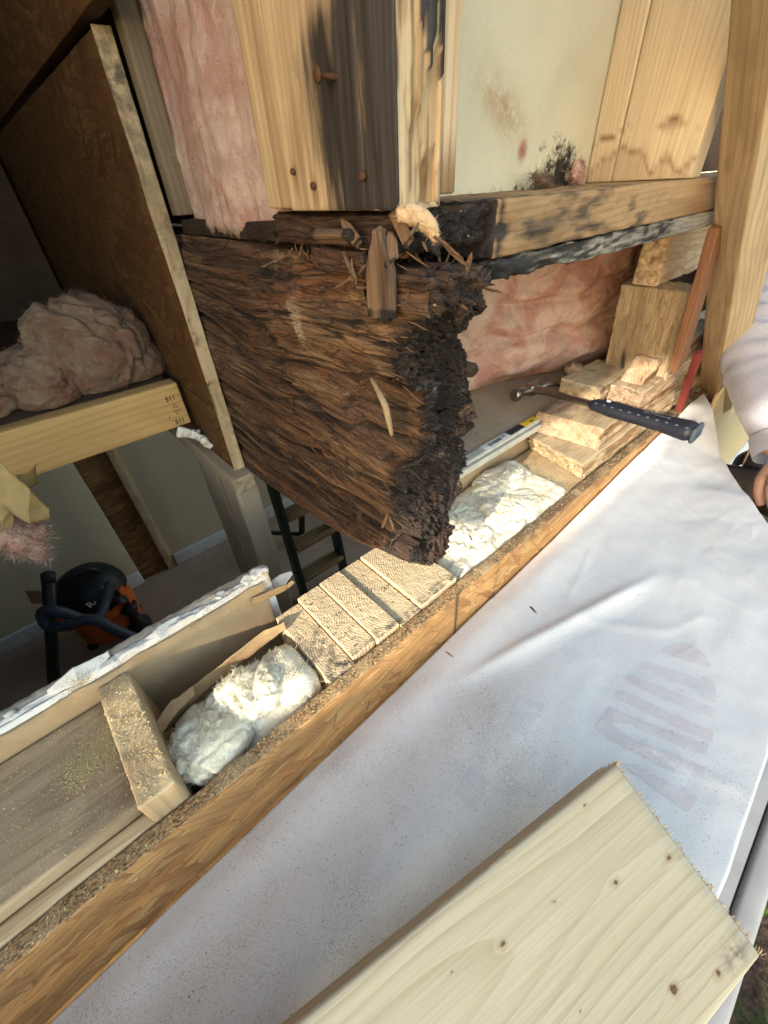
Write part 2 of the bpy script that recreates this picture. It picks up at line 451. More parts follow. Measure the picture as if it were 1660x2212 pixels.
def osb(name, tint=(1, 1, 1), dark=.0, dust=0.0, bump=.5):
    """pressed strand board; strands lie in the local x-z plane"""
    g = G(name)
    o = g.va(g.obj, g.vs(g.vec('SUBTRACT', g.noise(g.obj, 14, 2, .5, 0, True), (.5, .5, .5)), .005))
    cols = [(.50, .30, .13), (.35, .19, .075), (.60, .39, .18), (.27, .14, .06), (.45, .26, .105)]
    f1 = g.noise(g.vs(o, (5, 9, 210)), 1, 4, .65); f2 = g.noise(g.vs(g.rot(o, .16), (9, 9, 120)), 1, 3, .6)
    col = g.mix(g.mr(f1, .3, .68), (.60, .385, .18), (.27, .14, .058)); col = g.mix(g.mr(f2, .42, .7, 0, .7), col, (.46, .26, .10))
    h = g.mul(f1, .5)
    for k, (ang, off, sx, sz) in enumerate(((.06, .0, 11, 62), (-.30, 3.1, 13, 80), (.45, 7.7, 15, 70), (-.8, 5.3, 17, 84), (.18, 9.9, 14, 100))):
        q = g.vs(g.va(g.rot(o, ang), (off, off, off)), (sx, 9, sz))
        rc = g.sep(g.voro(q, 1, 'F1', 'Color')); ed = g.voro(q, 1, 'DISTANCE_TO_EDGE', 'Distance')
        gr = g.noise(g.vs(g.va(g.rot(o, ang), (off, 0, off)), (12, 20, 420)), 1, 3, .65)
        c = g.mix(rc[0], cols[k], cols[(k + 2) % 5])
        c = g.mix(g.mul(g.mr(gr, .40, .66), .5), c, tuple(x * .5 for x in cols[3]))
        c = g.mix(g.mr(ed, 0, .03, .7, 0), c, (.13, .065, .026))
        mk = g.mr(rc[2], .66, .69); col = g.mix(mk, col, c)
        h = g.math('MULTIPLY_ADD', mk, g.math('SUBTRACT', g.add(g.mul(rc[1], .7), g.mul(gr, .35)), h), h)
    big = g.noise(g.obj, 7, 3)
    col = g.mix(g.mr(big, .3, .7, .35, 0), col, (.22, .11, .045))
    # cut edges show the ends of the strands as a speckle
    nz = g.math('ABSOLUTE', g.sep(g.vec('MULTIPLY', g.nrm(), (1, 1, 1)))[2])
    sp = g.noise(g.vs(g.obj, (260, 420, 420)), 1, 3, .7)
    ec = g.mix(g.mr(sp, .35, .65), (.085, .05, .03), (.40, .26, .13))
    col = g.mix(g.mr(nz, .6, .85), col, ec)
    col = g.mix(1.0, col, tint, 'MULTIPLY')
    bk = g.attr('black'); col = g.mix(g.mul(bk, g.mr(sp, .3, .6)), col, (.03, .025, .025))
    br = g.attr('brown'); col = g.mix(br, col, (.12, .08, .05))
    if dust:
        dn = g.mr(g.add(g.noise(g.obj, 900, 2, .7), g.mul(g.math('SUBTRACT', g.noise(g.obj, 25, 4, .6), .5), 1.4)), .55, .68)
        col = g.mix(g.mul(dn, g.mr(g.sep(g.nrm())[2], .5, .9, 0, dust)), col, (.5, .38, .22))
    return g.done(col, .72, g.bump(h, bump, .0015))

def wool(name, a, b, c, dirt=.3, fine=1.0):
    g = G(name)
    o = g.obj
    wv = g.vs(g.vec('SUBTRACT', g.noise(o, 18, 3, .55, 0, True), (.5, .5, .5)), .09)
    q = g.va(o, wv)
    st = g.noise(g.vs(q, (35, 35, 260)), 1, 4, .65)
    st2 = g.noise(g.vs(q, (170, 40, 60)), 1, 4, .65)
    big = g.noise(o, 9, 4, .6, .8)
    col = g.mix(g.mr(big, .40, .62), a, b)
    col = g.mix(g.mr(st, .5, .78, 0, .65), col, c)
    col = g.mix(g.mr(st2, .52, .8, 0, .45), col, tuple(x * .7 for x in b))
    col = g.mix(g.mul(g.mr(g.noise(o, 30, 4, .7, .5), .52, .72), dirt), col, (.16, .13, .10))
    sp = g.mr(g.noise(o, 420, 1), .71, .76)
    col = g.mix(g.mul(sp, .75), col, (.10, .075, .05))
    gm = g.attr('grime_shade'); col = g.mix(gm, col, (.12, .095, .08))
    h = g.add(g.mul(st, .7), g.mul(st2, .7)); h = g.add(h, g.mul(g.noise(q, 260, 3, .7), .4))
    return g.done(col, .95, g.bump(h, .55 * fine, .004), Subsurface_Weight=.35, Subsurface_Radius=(.012, .009, .007), Subsurface_Scale=1.0, Specular_IOR_Level=.03)

def plain(name, col, rough=.7, metal=0.0, var=.15, sc=30, bump=.1, **kw):
    g = G(name)
    n = g.noise(g.obj, sc, 4, .6); n2 = g.noise(g.obj, sc * 9, 3, .6)
    c = g.mix(g.mr(n, .3, .7, 0, var), col, tuple(x * .55 for x in col))
    c = g.mix(g.mr(n2, .5, .8, 0, var * .7), c, tuple(min(1, x * 1.4 + .01) for x in col))
    return g.done(c, g.mr(n, .3, .7, rough * .85, min(1, rough * 1.15)), g.bump(n2, bump, .001), Metallic=metal, **kw)

M_PALE = wood('pale_stud', (.58, .485, .34), (.40, .295, .175), ring=.006, contrast=.5, blot=.3, blotcol=(.38, .28, .18), fib=.3)
M_JAMB = wood('worn_timber', (.47, .36, .22), (.28, .18, .095), ring=.0075, contrast=.7, blot=.4, blotcol=(.30, .20, .12), fib=.3, bump=.6)
M_PINE = wood('pine_lumber', (.62, .46, .25), (.44, .27, .11), dust=.0, blot=.15, blotcol=(.38, .24, .11))
M_NEWB = wood('new_spruce', (.74, .62, .39), (.57, .40, .19), ring=.0105, contrast=.62, pith=(.035, -.03), fib=.10, bump=.2, wob=1.5, shift=False,
              knots=[(.253, -.028, .019, .0028), (.243, -.005, .019, .0001)])
M_STUD = wood('old_stud', (.53, .41, .25), (.33, .21, .105), ring=.006, contrast=.55, blot=.5, blotcol=(.30, .21, .125), fib=.3)
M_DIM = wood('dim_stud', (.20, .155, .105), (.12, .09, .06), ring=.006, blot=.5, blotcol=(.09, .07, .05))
M_OSBC = osb('cripple_strand_face', (.78, .76, .72), dust=.2, bump=.9)
M_PINKM = wool('pink_wool_shaded', (.48, .36, .31), (.37, .215, .175), (.56, .47, .41), dirt=.3)  # pink wool greyed to paint in the shade of the upper bay
M_GREY = wood('weathered_stud', (.38, .31, .22), (.22, .17, .11), ring=.006, contrast=.5, blot=.4, blotcol=(.18, .13, .09))
M_FIR = wood('fir_stud', (.55, .42, .27), (.31, .19, .095), ring=.0075, contrast=.75, blot=.4, blotcol=(.36, .24, .14), fib=.28, bump=.5)
M_PLATE = wood('wet_plate', (.35, .225, .115), (.18, .10, .045), ring=.005, contrast=.5, blot=.55, blotcol=(.12, .075, .04), bump=.5)
M_BLACKP = wood('mouldy_plate', (.36, .325, .27), (.18, .155, .12), ring=.004, blot=.6, blotcol=(.06, .055, .05), bump=1.0, fib=.5)
M_END = wood('cut_stud', (.66, .54, .35), (.33, .21, .10), ring=.0036, contrast=1.0, pith=(.03, -.03), fib=.10, saw=.25, bump=.6, wob=.35)
M_ENDW = wood('cut_stud_end', (.52, .42, .27), (.30, .20, .10), ring=.0045, contrast=.7, fib=.35, saw=.7, bump=1.0, blot=.45, blotcol=(.25, .165, .09), dust=.15)
M_SAWN = wood('sawn_timber', (.50, .375, .255), (.28, .17, .095), ring=.0055, contrast=.85, fib=.4, bump=.9, blot=.5, blotcol=(.26, .15, .08), dust=.2)
M_SILL = wood('dusty_sill', (.42, .32, .20), (.23, .16, .095), ring=.008, contrast=.6, blot=.55, blotcol=(.12, .085, .06), dust=.12, fib=.35)
M_BLOCK = wood('dusty_block', (.42, .32, .19), (.25, .17, .09), dust=.5, blot=.3)
M_CEDAR = wood('red_cedar', (.20, .095, .05), (.11, .045, .022), ring=.004, contrast=.5, blot=.3, blotcol=(.08, .03, .015), bump=.6)
M_RED = wood('red_painted_batten', (.17, .03, .022), (.10, .018, .014), contrast=.3, blot=.3, blotcol=(.05, .012, .01))
M_ROUGH = wood('rough_sawn_face', (.42, .33, .21), (.20, .135, .075), ring=.004, blot=.6, blotcol=(.18, .125, .075), fib=.6, bump=1.0)
M_PLY = wood('yellow_plywood', (.62, .49, .29), (.45, .32, .16), ring=.02, contrast=.3)
M_OSB = osb('osb_sheathing', (1.08, 1.04, .96), dust=.5)
M_OSBD = osb('osb_panel_dim', (.30, .25, .21), bump=.35)  # tint darkened to stand in for dim loft light
M_OSBR = osb('osb_room_strip', (.55, .48, .42))
M_PINK = wool('pink_wool', (.58, .40, .32), (.44, .215, .16), (.68, .54, .44), dirt=.3)
M_PINKD = wool('pink_wool_dim', (.24, .165, .115), (.19, .10, .07), (.31, .24, .175), dirt=.5)  # tan-pink wool, darkened to stand in for dim loft light
M_WHITE = wool('white_wool', (.86, .80, .64), (.76, .69, .51), (.90, .86, .75), dirt=.08)
M_TAN = wool('tan_wool', (.60, .42, .25), (.45, .30, .17), (.68, .52, .34), dirt=.3)

def rotten():
    g = G('rotten_wood')
    o = g.obj; x, y, z = g.sep(o)
    sw = g.vs(g.vec('SUBTRACT', g.noise(g.vs(o, (5, 6, 7)), 1, 2, .5, 0, True), (.5, .5, .5)), .055)
    q = g.va(o, g.vec('MULTIPLY', sw, (0, 1, 1)))
    fb = g.noise(g.vs(q, (7, 190, 190)), 1, 4, .62)
    fb2 = g.noise(g.vs(q, (16, 620, 620)), 1, 3, .6)
    big = g.noise(g.vs(q, (6, 16, 16)), 1, 4, .6)
    col = g.mix(g.mr(fb, .3, .62), (.024, .012, .009), (.112, .058, .036))
    col = g.mix(g.mr(fb2, .52, .76, 0, .42), col, (.20, .125, .072))
    col = g.mix(g.mr(big, .42, .65, 0, .75), col, g.mix(g.mr(fb, .35, .6), (.022, .012, .011), (.06, .03, .02)))
    red = g.noise(g.vs(q, (10, 26, 26)), 1, 3, .6, .8)
    col = g.mix(g.mr(red, .54, .74, 0, .6), col, g.mix(g.mr(fb2, .3, .7), (.060, .024, .012), (.165, .075, .032)))
    og = g.attr('orange'); col = g.mix(g.mul(og, g.mr(g.noise(o, 120, 4, .7), .3, .6)), col, (.20, .08, .028))
    tn = g.attr('tan'); col = g.mix(g.mul(tn, g.mr(fb, .25, .5, .35, .95)), col, g.mix(g.mr(fb2, .3, .7), (.12, .07, .04), (.27, .17, .095)))
    crk = g.mr(g.voro(g.vs(q, (9, 75, 75)), 1, 'DISTANCE_TO_EDGE', 'Distance'), 0, .05, .8, 0)
    col = g.mix(g.mul(crk, g.mr(big, .35, .6)), col, (.010, .006, .005))
    crk2 = g.mr(g.voro(g.vs(q, (13, 210, 210)), 1, 'DISTANCE_TO_EDGE', 'Distance'), 0, .06, .7, 0)
    col = g.mix(g.mul(crk2, g.mr(fb, .62, .35)), col, (.014, .008, .006))
    bk = g.attr('black')
    gran = g.noise(o, 420, 4, .75)
    col = g.mix(bk, col, g.mix(g.mr(gran, .35, .7), (.008, .007, .007), (.046, .033, .027)))
    ft = g.attr('grey'); col = g.mix(g.mul(ft, g.mr(g.noise(o, 500, 3, .7), .4, .62)), col, (.42, .35, .27))
    sp = g.mr(g.noise(o, 330, 1), .735, .765); col = g.mix(g.mul(sp, .8), col, (.36, .25, .14))
    h = g.add(g.mul(fb, .9), g.mul(fb2, .5)); h = g.add(h, g.mul(g.add(crk, crk2), -.5)); h = g.add(h, g.mul(g.mul(bk, gran), .8))
    return g.done(col, g.mr(fb, .3, .7, .55, .85), g.bump(h, .8, .0025), Specular_IOR_Level=.3)
M_ROT = rotten()
M_ROTL = wood('rotten_splinter', (.18, .115, .07), (.075, .043, .024), ring=.004, blot=.5, blotcol=(.08, .04, .02), bump=.8)
M_SLIV = wood('dark_sliver', (.17, .10, .055), (.09, .05, .026), ring=.004, bump=.6)
M_SPLT = wood('pale_splinter', (.34, .25, .155), (.18, .12, .065), ring=.003, bump=.6)
M_CHAR = plain('charred_crumb', (.030, .022, .018), .9, var=.5, sc=90, bump=.6)

def wrapmat(name='house_wrap_fabric', tint=None, amt=.0):
    g = G(name)
    o = g.obj; x, y, z = g.sep(o)
    big = g.noise(o, 5, 4, .6, .4); fine = g.noise(o, 750, 2, .75); fine2 = g.noise(o, 1700, 1)
    col = g.mix(g.mr(big, .35, .7), (.76, .745, .715), (.70, .685, .665))
    if tint: col = g.mix(g.mul(g.mr(g.noise(o, 600, 3, .7), .25, .7, .55, 1.0), g.mr(g.noise(o, 14, 4, .6), .25, .6, amt * .55, amt)), col, tint)
    wv = g.math('MULTIPLY', g.math('SINE', g.mul(x, 3600)), g.math('SINE', g.mul(y, 3600)))
    # sawdust that has settled: thick to the left of the saw cut, thin to the right
    dens = g.add(g.mul(g.noise(o, 9, 5, .65), 1.1), g.mr(x, .85, .05, -.24, .12))
    spk = g.mr(g.add(fine, g.mul(dens, .42)), .80, .96)
    col = g.mix(g.mul(spk, .7), col, g.mix(fine2, (.30, .225, .165), (.46, .37, .28)))
    spk2 = g.mr(g.add(g.noise(o, 1500, 2, .7), g.mul(dens, .3)), .80, .86)
    col = g.mix(g.mul(spk2, .5), col, (.30, .22, .16))
    col = g.mix(g.mr(g.noise(o, 3.5, 3), .5, .75, 0, .22), col, (.60, .50, .40))
    h = g.add(g.mul(wv, .25), g.mul(fine, .6))
    return g.done(col, .62, g.bump(h, .25, .0006), Specular_IOR_Level=.35)
M_WRAP = wrapmat()
def drywall(name, col, dust=.0, mottle=.25):
    g = G(name); o = g.obj
    n = g.noise(o, 9, 5, .6, .3); f = g.noise(o, 300, 3, .7)
    c = g.mix(g.mr(n, .35, .7, 0, mottle), col, tuple(k * .55 for k in col))
    c = g.mix(g.mr(f, .45, .75, 0, .2), c, tuple(k * .6 for k in col))
    d = g.mr(g.noise(o, 500, 2, .6), .66, .72)
    c = g.mix(g.mul(d, .5), c, (.28, .2, .12))
    mo = g.attr('mould'); nn = g.add(g.noise(o, 55, 5, .75), g.mul(g.noise(o, 230, 3, .8), .35))
    mk = g.mr(g.add(g.mul(mo, .85), g.mul(g.math('SUBTRACT', nn, .68), 2.6)), .35, 1.0)
    c = g.mix(g.mul(mk, g.mr(mo, .02, .2)), c, g.mix(g.mr(nn, .48, .66), (.21, .175, .085), (.025, .022, .02)))
    br = g.attr('brown'); c = g.mix(g.mul(br, g.mr(nn, .45, .8)), c, (.34, .22, .10))
    rd = g.attr('red'); c = g.mix(g.mul(rd, g.mr(nn, .4, .75, .5, 1)), c, (.30, .10, .065))
    if dust:
        dn = g.mr(g.add(g.noise(o, 800, 2, .7), g.mul(g.math('SUBTRACT', g.noise(o, 16, 4, .6), .5), 1.5)), .60 - dust * .2, .70 - dust * .2)
        c = g.mix(dn, c, g.mix(g.noise(o, 1600, 1), (.56, .43, .25), (.30, .21, .12)))
    return g.done(c, .9, g.bump(f, .3, .0008))
M_DWBACK = drywall('drywall_paper_back', (.60, .555, .41))
M_DWTAN = drywall('drywall_brown_paper', (.40, .29, .17), dust=.12, mottle=.5)
M_GYP = drywall('broken_gypsum', (.74, .72, .67), dust=.05, mottle=.2)
M_GYPG = drywall('gypsum_core', (.52, .46, .36), dust=.1, mottle=.5)
M_ROOM = drywall('room_paint', (.54, .455, .32), mottle=.1)
M_LEDGE = drywall('dusty_board', (.44, .36, .26), dust=.4, mottle=.4)
M_WHITEP = plain('white_vinyl', (.55, .54, .47), .5, var=.4, sc=60)
M_TRIM = plain('painted_trim', (.62, .62, .60), .5, var=.35)
M_KRAFT = plain('kraft_paper', (.40, .26, .13), .8, var=.4, sc=50, bump=.3)
M_KRAFT2 = plain('yellow_kraft', (.38, .27, .12), .7, var=.45, sc=40, bump=.3)
M_INK = plain('black_ink', (.03, .022, .015), .8, var=.3, sc=300)
M_INKG = plain('faded_ink', (.11, .08, .05), .8, var=.5, sc=300)
M_YEL = plain('yellow_label', (.75, .50, .03), .45, var=.1)
M_BLK = plain('black_label', (.03, .03, .035), .5, var=.2)
M_REDL = plain('red_label', (.55, .05, .04), .5, var=.2)
M_PAPER = plain('white_label', (.76, .76, .74), .5, var=.12)
M_STEEL = plain('hammer_steel', (.33, .30, .27), .34, 1.0, var=.45, sc=60, bump=.1)
M_RUST = plain('rusty_nail', (.13, .065, .035), .7, .5, var=.5, sc=400, bump=.5)
M_NAVY = plain('navy_rubber', (.010, .012, .020), .5, var=.35, sc=80, bump=.15)
M_DUSTSPOT = plain('grip_dimple_dust', (.07, .072, .085), .8)
M_GREYR = plain('grip_end', (.05, .065, .08), .6, var=.4)
M_ALU = plain('dull_aluminium', (.27, .275, .28), .65, .0, var=.3, sc=25, bump=.15)
M_GREEN = plain('ladder_green', (.022, .045, .042), .45, var=.3)
M_STEP = plain('ladder_step_wood', (.33, .24, .12), .7, var=.3)
M_ORANGE = plain('orange_plastic', (.50, .11, .02), .45, var=.25)
M_DKPL = plain('black_plastic', (.014, .014, .015), .45, var=.3)
M_HOSE = plain('grey_hose', (.032, .038, .052), .5, var=.3)
M_FLOOR = plain('paper_floor', (.40, .28, .20), .85, var=.4, sc=6)
M_DARKB = plain('dark_shade_fill', (.07, .045, .03), .9, var=.5, sc=12)  # near-black colour standing in for shade in the loft and gaps
M_ROOFW = plain('roof_sheathing', (.16, .11, .07), .9, var=.4, sc=8)
M_SIDING = plain('white_siding', (.74, .74, .68), .5, var=.15)
M_ASPH = plain('wall_felt', (.05, .05, .05), .9, var=.4)
def soil():
    g = G('soil'); o = g.obj
    n = g.noise(o, 6, 6, .65); f = g.noise(o, 60, 5, .7)
    c = g.mix(g.mr(f, .35, .65), (.035, .024, .017), (.11, .078, .055))
    c = g.mix(g.mul(g.mr(n, .5, .62), g.mr(f, .3, .6)), c, (.04, .07, .015))
    return g.done(c, .95, g.bump(f, .8, .02))
M_SOIL = soil()
M_GRASS = plain('grass_blade', (.055, .11, .02), .6, var=.5, sc=40)
def fabric(name, a, b):
    g = G(name); o = g.obj
    n = g.noise(o, 700, 2, .7); n2 = g.noise(o, 25, 4, .6)
    c = g.mix(g.mr(n, .3, .7), a, b); c = g.mix(g.mr(n2, .4, .7, 0, .15), c, tuple(k * .7 for k in a))
    return g.done(c, .9, g.bump(n, .4, .0008), Sheen_Weight=.3)
M_SWEAT = fabric('grey_sweatshirt', (.37, .37, .42), (.25, .25, .30))
M_JEAN = fabric('dark_trousers', (.05, .06, .065), (.09, .105, .11))
M_SKIN = plain('skin', (.38, .23, .175), .5, var=.3, sc=60, bump=.1, Subsurface_Weight=.1, Subsurface_Radius=(.01, .004, .002))
M_LEATH = plain('black_leather', (.02, .018, .017), .5, var=.4)
M_BRASS = plain('buckle_metal', (.48, .42, .33), .35, 1.0, var=.3)
M_HAIR = plain('hair', (.05, .03, .02), .7)
M_PRINT = wrapmat('faded_red_print', (.52, .33, .36), .34)
M_PRINTN = wrapmat('faded_blue_print', (.30, .30, .40), .20)
M_SUNMASK = plain('sun_mask_white', (.80, .79, .76), .6, var=.1)  # white so the added sun masks also bounce light

# ================================================================ the setting
def grid_sheet(name, fn, us, vs_, mat, kind=None, attrs=None, parent=None, thick=None, label=None):
    """sheet from a function of two parameters; thick gives it a lower face too"""
    U, Vv = np.meshgrid(us, vs_, indexing='ij')
    P = fn(U, Vv); nu, nv = U.shape
    P = P.reshape(-1, 3); idx = np.arange(nu * nv).reshape(nu, nv)
    F = np.stack([idx[:-1, :-1].ravel(), idx[1:, :-1].ravel(), idx[1:, 1:].ravel(), idx[:-1, 1:].ravel()], -1)
    if thick is not None:
        n0 = len(P); P = np.concatenate([P, P + np.array(thick)])
        F2 = F[:, ::-1] + n0
        rim = np.concatenate([idx[:, 0][::-1], idx[0, :][1:], idx[:, -1][1:], idx[-1, :][::-1][1:]])
        R = np.stack([rim[:-1], rim[1:], rim[1:] + n0, rim[:-1] + n0], -1)
        F = np.concatenate([F, F2, R])
    at = {}
    if attrs:
        for k, f in attrs.items(): at[k] = f(P[:, 0], P[:, 1], P[:, 2])
    return link(name, mesh_np(name, P, F, True, at), mat, parent, None, kind, label)

# ground outside, floor inside
def gz(X, Y):
    return np.stack([X, Y, -1.15 + .03 * fbm(P3(X * 1.3, Y * 1.3, 0 * X), 3, 4)], -1)
gs = np.concatenate([[-60, -20, -8, -4], np.linspace(-2.5, 4, 60), [6, 12, 30, 60]])
gy = np.concatenate([[-60, -20, -8, -4], np.linspace(-2.5, 0.5, 40), [3, 12, 60]])
grid_sheet('ground', gz, gs, gy, M_SOIL, 'structure')
bl = []
g_ = np.random.default_rng(3)
V, F = [], []
for i in range(5200):
    x = g_.uniform(-.2, 1.3); y = g_.uniform(-1.3, -.35)
    if vn(np.array([x * 3.1, y * 3.1, .5])) < .02: continue
    z = -1.15; h = g_.uniform(.03, .085); a = g_.uniform(0, 6.28); w = .0022
    dx, dy = math.cos(a), math.sin(a); lx, ly = g_.normal(size=2) * .02
    o = len(V)
    V += [(x - dx * w, y - dy * w, z), (x + dx * w, y + dy * w, z), (x + dx * w * .8 + lx * .4, y + dy * w * .8 + ly * .4, z + h * .6), (x - dx * w * .8 + lx * .4, y - dy * w * .8 + ly * .4, z + h * .6), (x + lx, y + ly, z + h)]
    F += [(o, o + 1, o + 2, o + 3), (o + 3, o + 2, o + 4, o + 4)]
me = mesh_np('grass', V, [np.array(F)[::2], np.array(F)[1::2, :3]])
link('grass', me, M_GRASS, None, None, 'stuff')
board('floor', -1.5, 3.0, .19, 2.6, -.95, -.9, 'x', M_FLOOR, steps=(.4, .4, .03), kind='structure')

# house shell that the photograph stands in front of: it keeps the room and the loft dark
sh = root('outer_wall', (-1.3, .05, -.9), 'remaining stretch of outside wall left of the opened bay', 'wall')
board('sheathing', -2.25, -.62, .0, .018, -1.15, 1.37, 'x', M_OSB, sh, steps=(.2, .02, .2))
board('lining', -2.25, -.62, .165, .18, -.9, 1.37, 'x', M_ROOM, sh, steps=(.2, .02, .2))
rf = root('roof_deck', (.5, 1.2, 1.35), 'dark roof sheathing over the loft and the opened wall', 'roof')
board('deck', -2.25, 1.5, -.02, 3.0, 1.36, 1.38, 'x', M_ROOFW, rf, steps=(.4, .4, .02))
board('ridge_side', -2.2, 3.4, 2.6, 2.62, -.95, 1.36, 'x', M_ROOFW, rf, steps=(.4, .02, .4))
board('left_gable', -2.23, -2.2, -.02, 3.0, -.95, 1.37, 'z', M_ROOFW, rf, steps=(.4, .4, .02))

# room behind the opening
rw = root('partition_wall', (0, 1.53, -.9), 'dim painted room wall with one bay stripped to its stud', 'wall')
board('drywall_panel', -2.2, -.02, 1.50, 1.513, -.9, .16, 'x', M_ROOM, rw, steps=(.1, .02, .1), amp=.001)
board('drywall_panel', .128, 2.6, 1.50, 1.513, -.9, .16, 'x', M_ROOM, rw, steps=(.1, .02, .1), amp=.001)
board('strand_board', -.018, .092, 1.507, 1.518, -.9, .16, 'z', M_OSBR, rw, steps=(.05, .02, .02))
board('stud', .090, .127, 1.492, 1.515, -.9, .16, 'z', M_STUD, rw, steps=(.05, .02, .02))
board('baseboard', .13, 2.6, 1.484, 1.4995, -.899, -.83, 'x', M_TRIM, rw, r=.004, steps=(.1, .02, .02))
board('baseboard', -2.2, -.022, 1.484, 1.4995, -.899, -.83, 'x', M_TRIM, rw, r=.004, steps=(.1, .02, .02))
text('mill_stamp', 'APA\n24/16', .022, frame_of((.04, 1.5065, -.62), (.25, 0, 1), (-1, 0, .25)), M_INK, rw)
board('loft_lining', -2.2, .2, .66, 1.62, .175, .19, 'x', M_DARKB, rw, steps=(.3, .3, .02))
board('loft_blackout', -2.2, .205, 1.6, 1.62, .18, 1.37, 'x', M_DARKB, rw, steps=(.3, .02, .3))  # dark board added to hide stray light and keep the loft black

# lower outside wall: strand-board sheathing whose top edge has been sawn
def osb_top(W, L, nn):
    e = sst(-.02, .0, W[:, 2]) * fbm(W * np.array([45, 45, 45]), 4, 3) * .0022
    n = np.exp(-((W[:, 0] - .135) / .035) ** 2) * .008 * sst(-.012, 0, W[:, 2]) * (W[:, 1] < .01)
    return e - n * 0
lw = root('outer_sheathing', (.4, .009, -.5), 'orange strand board of the lower wall with a freshly sawn dusty top edge', 'sheathing')
board('strand_board', -.62, 1.30, .0, .018, -1.0, .0, 'x', M_OSB, lw, r=.0015, steps=(.004, .005, .03), disp=osb_top,
      attr={'black': lambda W, L, n: (.75 * np.exp(-((W[:, 0] - .42) / .0022) ** 2) + .7 * sst(.35, .55, W[:, 0]) * sst(-.004, .0, W[:, 2])) * 1.0})
board('strand_board', 1.303, 1.75, .0, .018, -1.0, -.02, 'x', M_OSB, lw, steps=(.05, .01, .05))

bar('pencil_mark', PY(988, 1284, -.0008), PY(983, 1372, -.0008), (1, 0, 0), .0042, .0006, M_INKG, lw, r=.0002, amp=0)
# house wrap folded out over the staging
ATX = [-.7, -.3, .1, .53, .9, 1.19, 1.30]; ATZ = [-.155, -.140, -.106, -.072, -.028, .009, .004]
EDX = [(1.30, -.004), (1.225, -.045), (1.10, -.115), (.98, -.20), (.905, -.256), (.70, -.33), (.45, -.368), (.30, -.372), (.20, -.369), (-.7, -.33)]
def wrap_out(x):
    return np.interp(x, [p[0] for p in EDX][::-1], [p[1] for p in EDX][::-1])
def wrap_z(x, y):
    za = np.interp(x, ATX, ATZ)
    out = -.075 + .02 * sst(.2, 1.1, x)
    t = np.clip(-y / .16, 0, 1)
    z = za + (out - za) * (t * t * (3 - 2 * t))
    z = z + .010 * np.exp(-((y + .03) / .03) ** 2) * sst(1.3, .2, x)          # soft roll where it leaves the wall
    # long crease running with the wall, and the rumpled far end
    cy = -.062 - .29 * (x - .27); d = (y - cy)
    amp = sst(.22, .36, x) * sst(.68, .50, x)
    z = z + amp * (.006 * np.exp(-(d / .009) ** 2) - .006 * sst(0, -.03, d) + .002)
    z = z + .004 * fbm(P3(x * 6, y * 9, 0 * x), 3, 8) + .0012 * fbm(P3(x * 30, y * 34, 0 * x), 3, 9)
    fold = fbm(P3(x * 4 + y * 3, y * 6 - x * 2, 0 * x + 2), 2, 18)
    z = z + .0013 * np.clip(1 - np.abs(fold) * 11, 0, 1) * sst(-.1, .3, vn(P3(x * 4, y * 4, 0 * x + 6), 19)) + .0008 * np.clip(1 - np.abs(fbm(P3(x * 9 - y * 6, y * 12 + x * 3, 0 * x + 4), 2, 20)) * 12, 0, 1) * sst(.3, .8, x)
    z = z + .010 * sst(.7, 1.05, x) * fbm(P3(x * 9 + y * 5, y * 11, 0 * x), 3, 15)
    # sags a little where the new board presses it
    return z
def wrap_fn(U, T):
    x = U; yo = wrap_out(x); y0 = np.full_like(x, -.0035)
    y = y0 + (yo - y0) * T
    return np.stack([x + 0.004 * np.sin(T * 5), y, wrap_z(x, y)], -1)
wr = tag(grid_sheet('house_wrap', wrap_fn, np.linspace(-.7, 1.30, 300), np.linspace(0, 1, 110), M_WRAP, thick=(0, 0, -.0008)),
         'white house wrap folded back out of the wall and sprinkled with sawdust', 'house wrap')
# print on its far side that shows through: bold reversed capitals and darker blocks
def on_wrap(name, px, mat, sub=7):
    """polygon given by points of the picture, laid on the sheet"""
    bm_pts = []
    import bmesh
    bm = bmesh.new()
    vs_ = [bm.verts.new((p[0], p[1], 0)) for p in px]
    bm.faces.new(vs_)
    bmesh.ops.triangulate(bm, faces=bm.faces[:])
    bmesh.ops.subdivide_edges(bm, edges=bm.edges[:], cuts=sub, use_grid_fill=True)
    for v in bm.verts:
        p = PZ(v.co.x, v.co.y, -.06)
        for _ in range(4):
            p = PZ(v.co.x, v.co.y, float(wrap_z(np.array([p[0]]), np.array([p[1]]))[0]))
        v.co = (p[0], p[1], p[2] + .00028)
    bmesh.ops.recalc_face_normals(bm, faces=bm.faces[:])
    for f in bm.faces: f.smooth = True
    me = bpy.data.meshes.new(name); bm.to_mesh(me); bm.free()
    return link(name, me, mat, wr)
def c2d(pts, x0, y0, k): return [((x0 + a * k) / 1.13012, (y0 + b * k) / 1.13012) for a, b in pts]
LET = [
    [(830, 290), (900, 242), (1010, 220), (1100, 250), (1180, 320), (1220, 412), (1000, 350)],
    [(680, 400), (720, 368), (1140, 500), (1150, 478), (1235, 495), (1258, 580), (1256, 690), (1150, 650), (1140, 585), (900, 510)],
    [(548, 490), (600, 465), (870, 570), (1252, 725), (1256, 812), (1050, 735), (860, 655), (700, 590)],
    [(470, 640), (500, 585), (560, 590), (880, 750), (1244, 905), (1232, 990), (1030, 915), (720, 760)],
    [(400, 770), (435, 708), (480, 732), (1000, 935), (1205, 1010), (1190, 1090), (900, 985), (600, 850), (440, 830)],
    [(340, 850), (400, 772), (440, 832), (600, 960), (1180, 1180), (1150, 1300), (800, 1160), (470, 980), (345, 900)],
    [(520, 1150), (640, 1160), (1120, 1420), (1040, 1530), (760, 1330)],
]
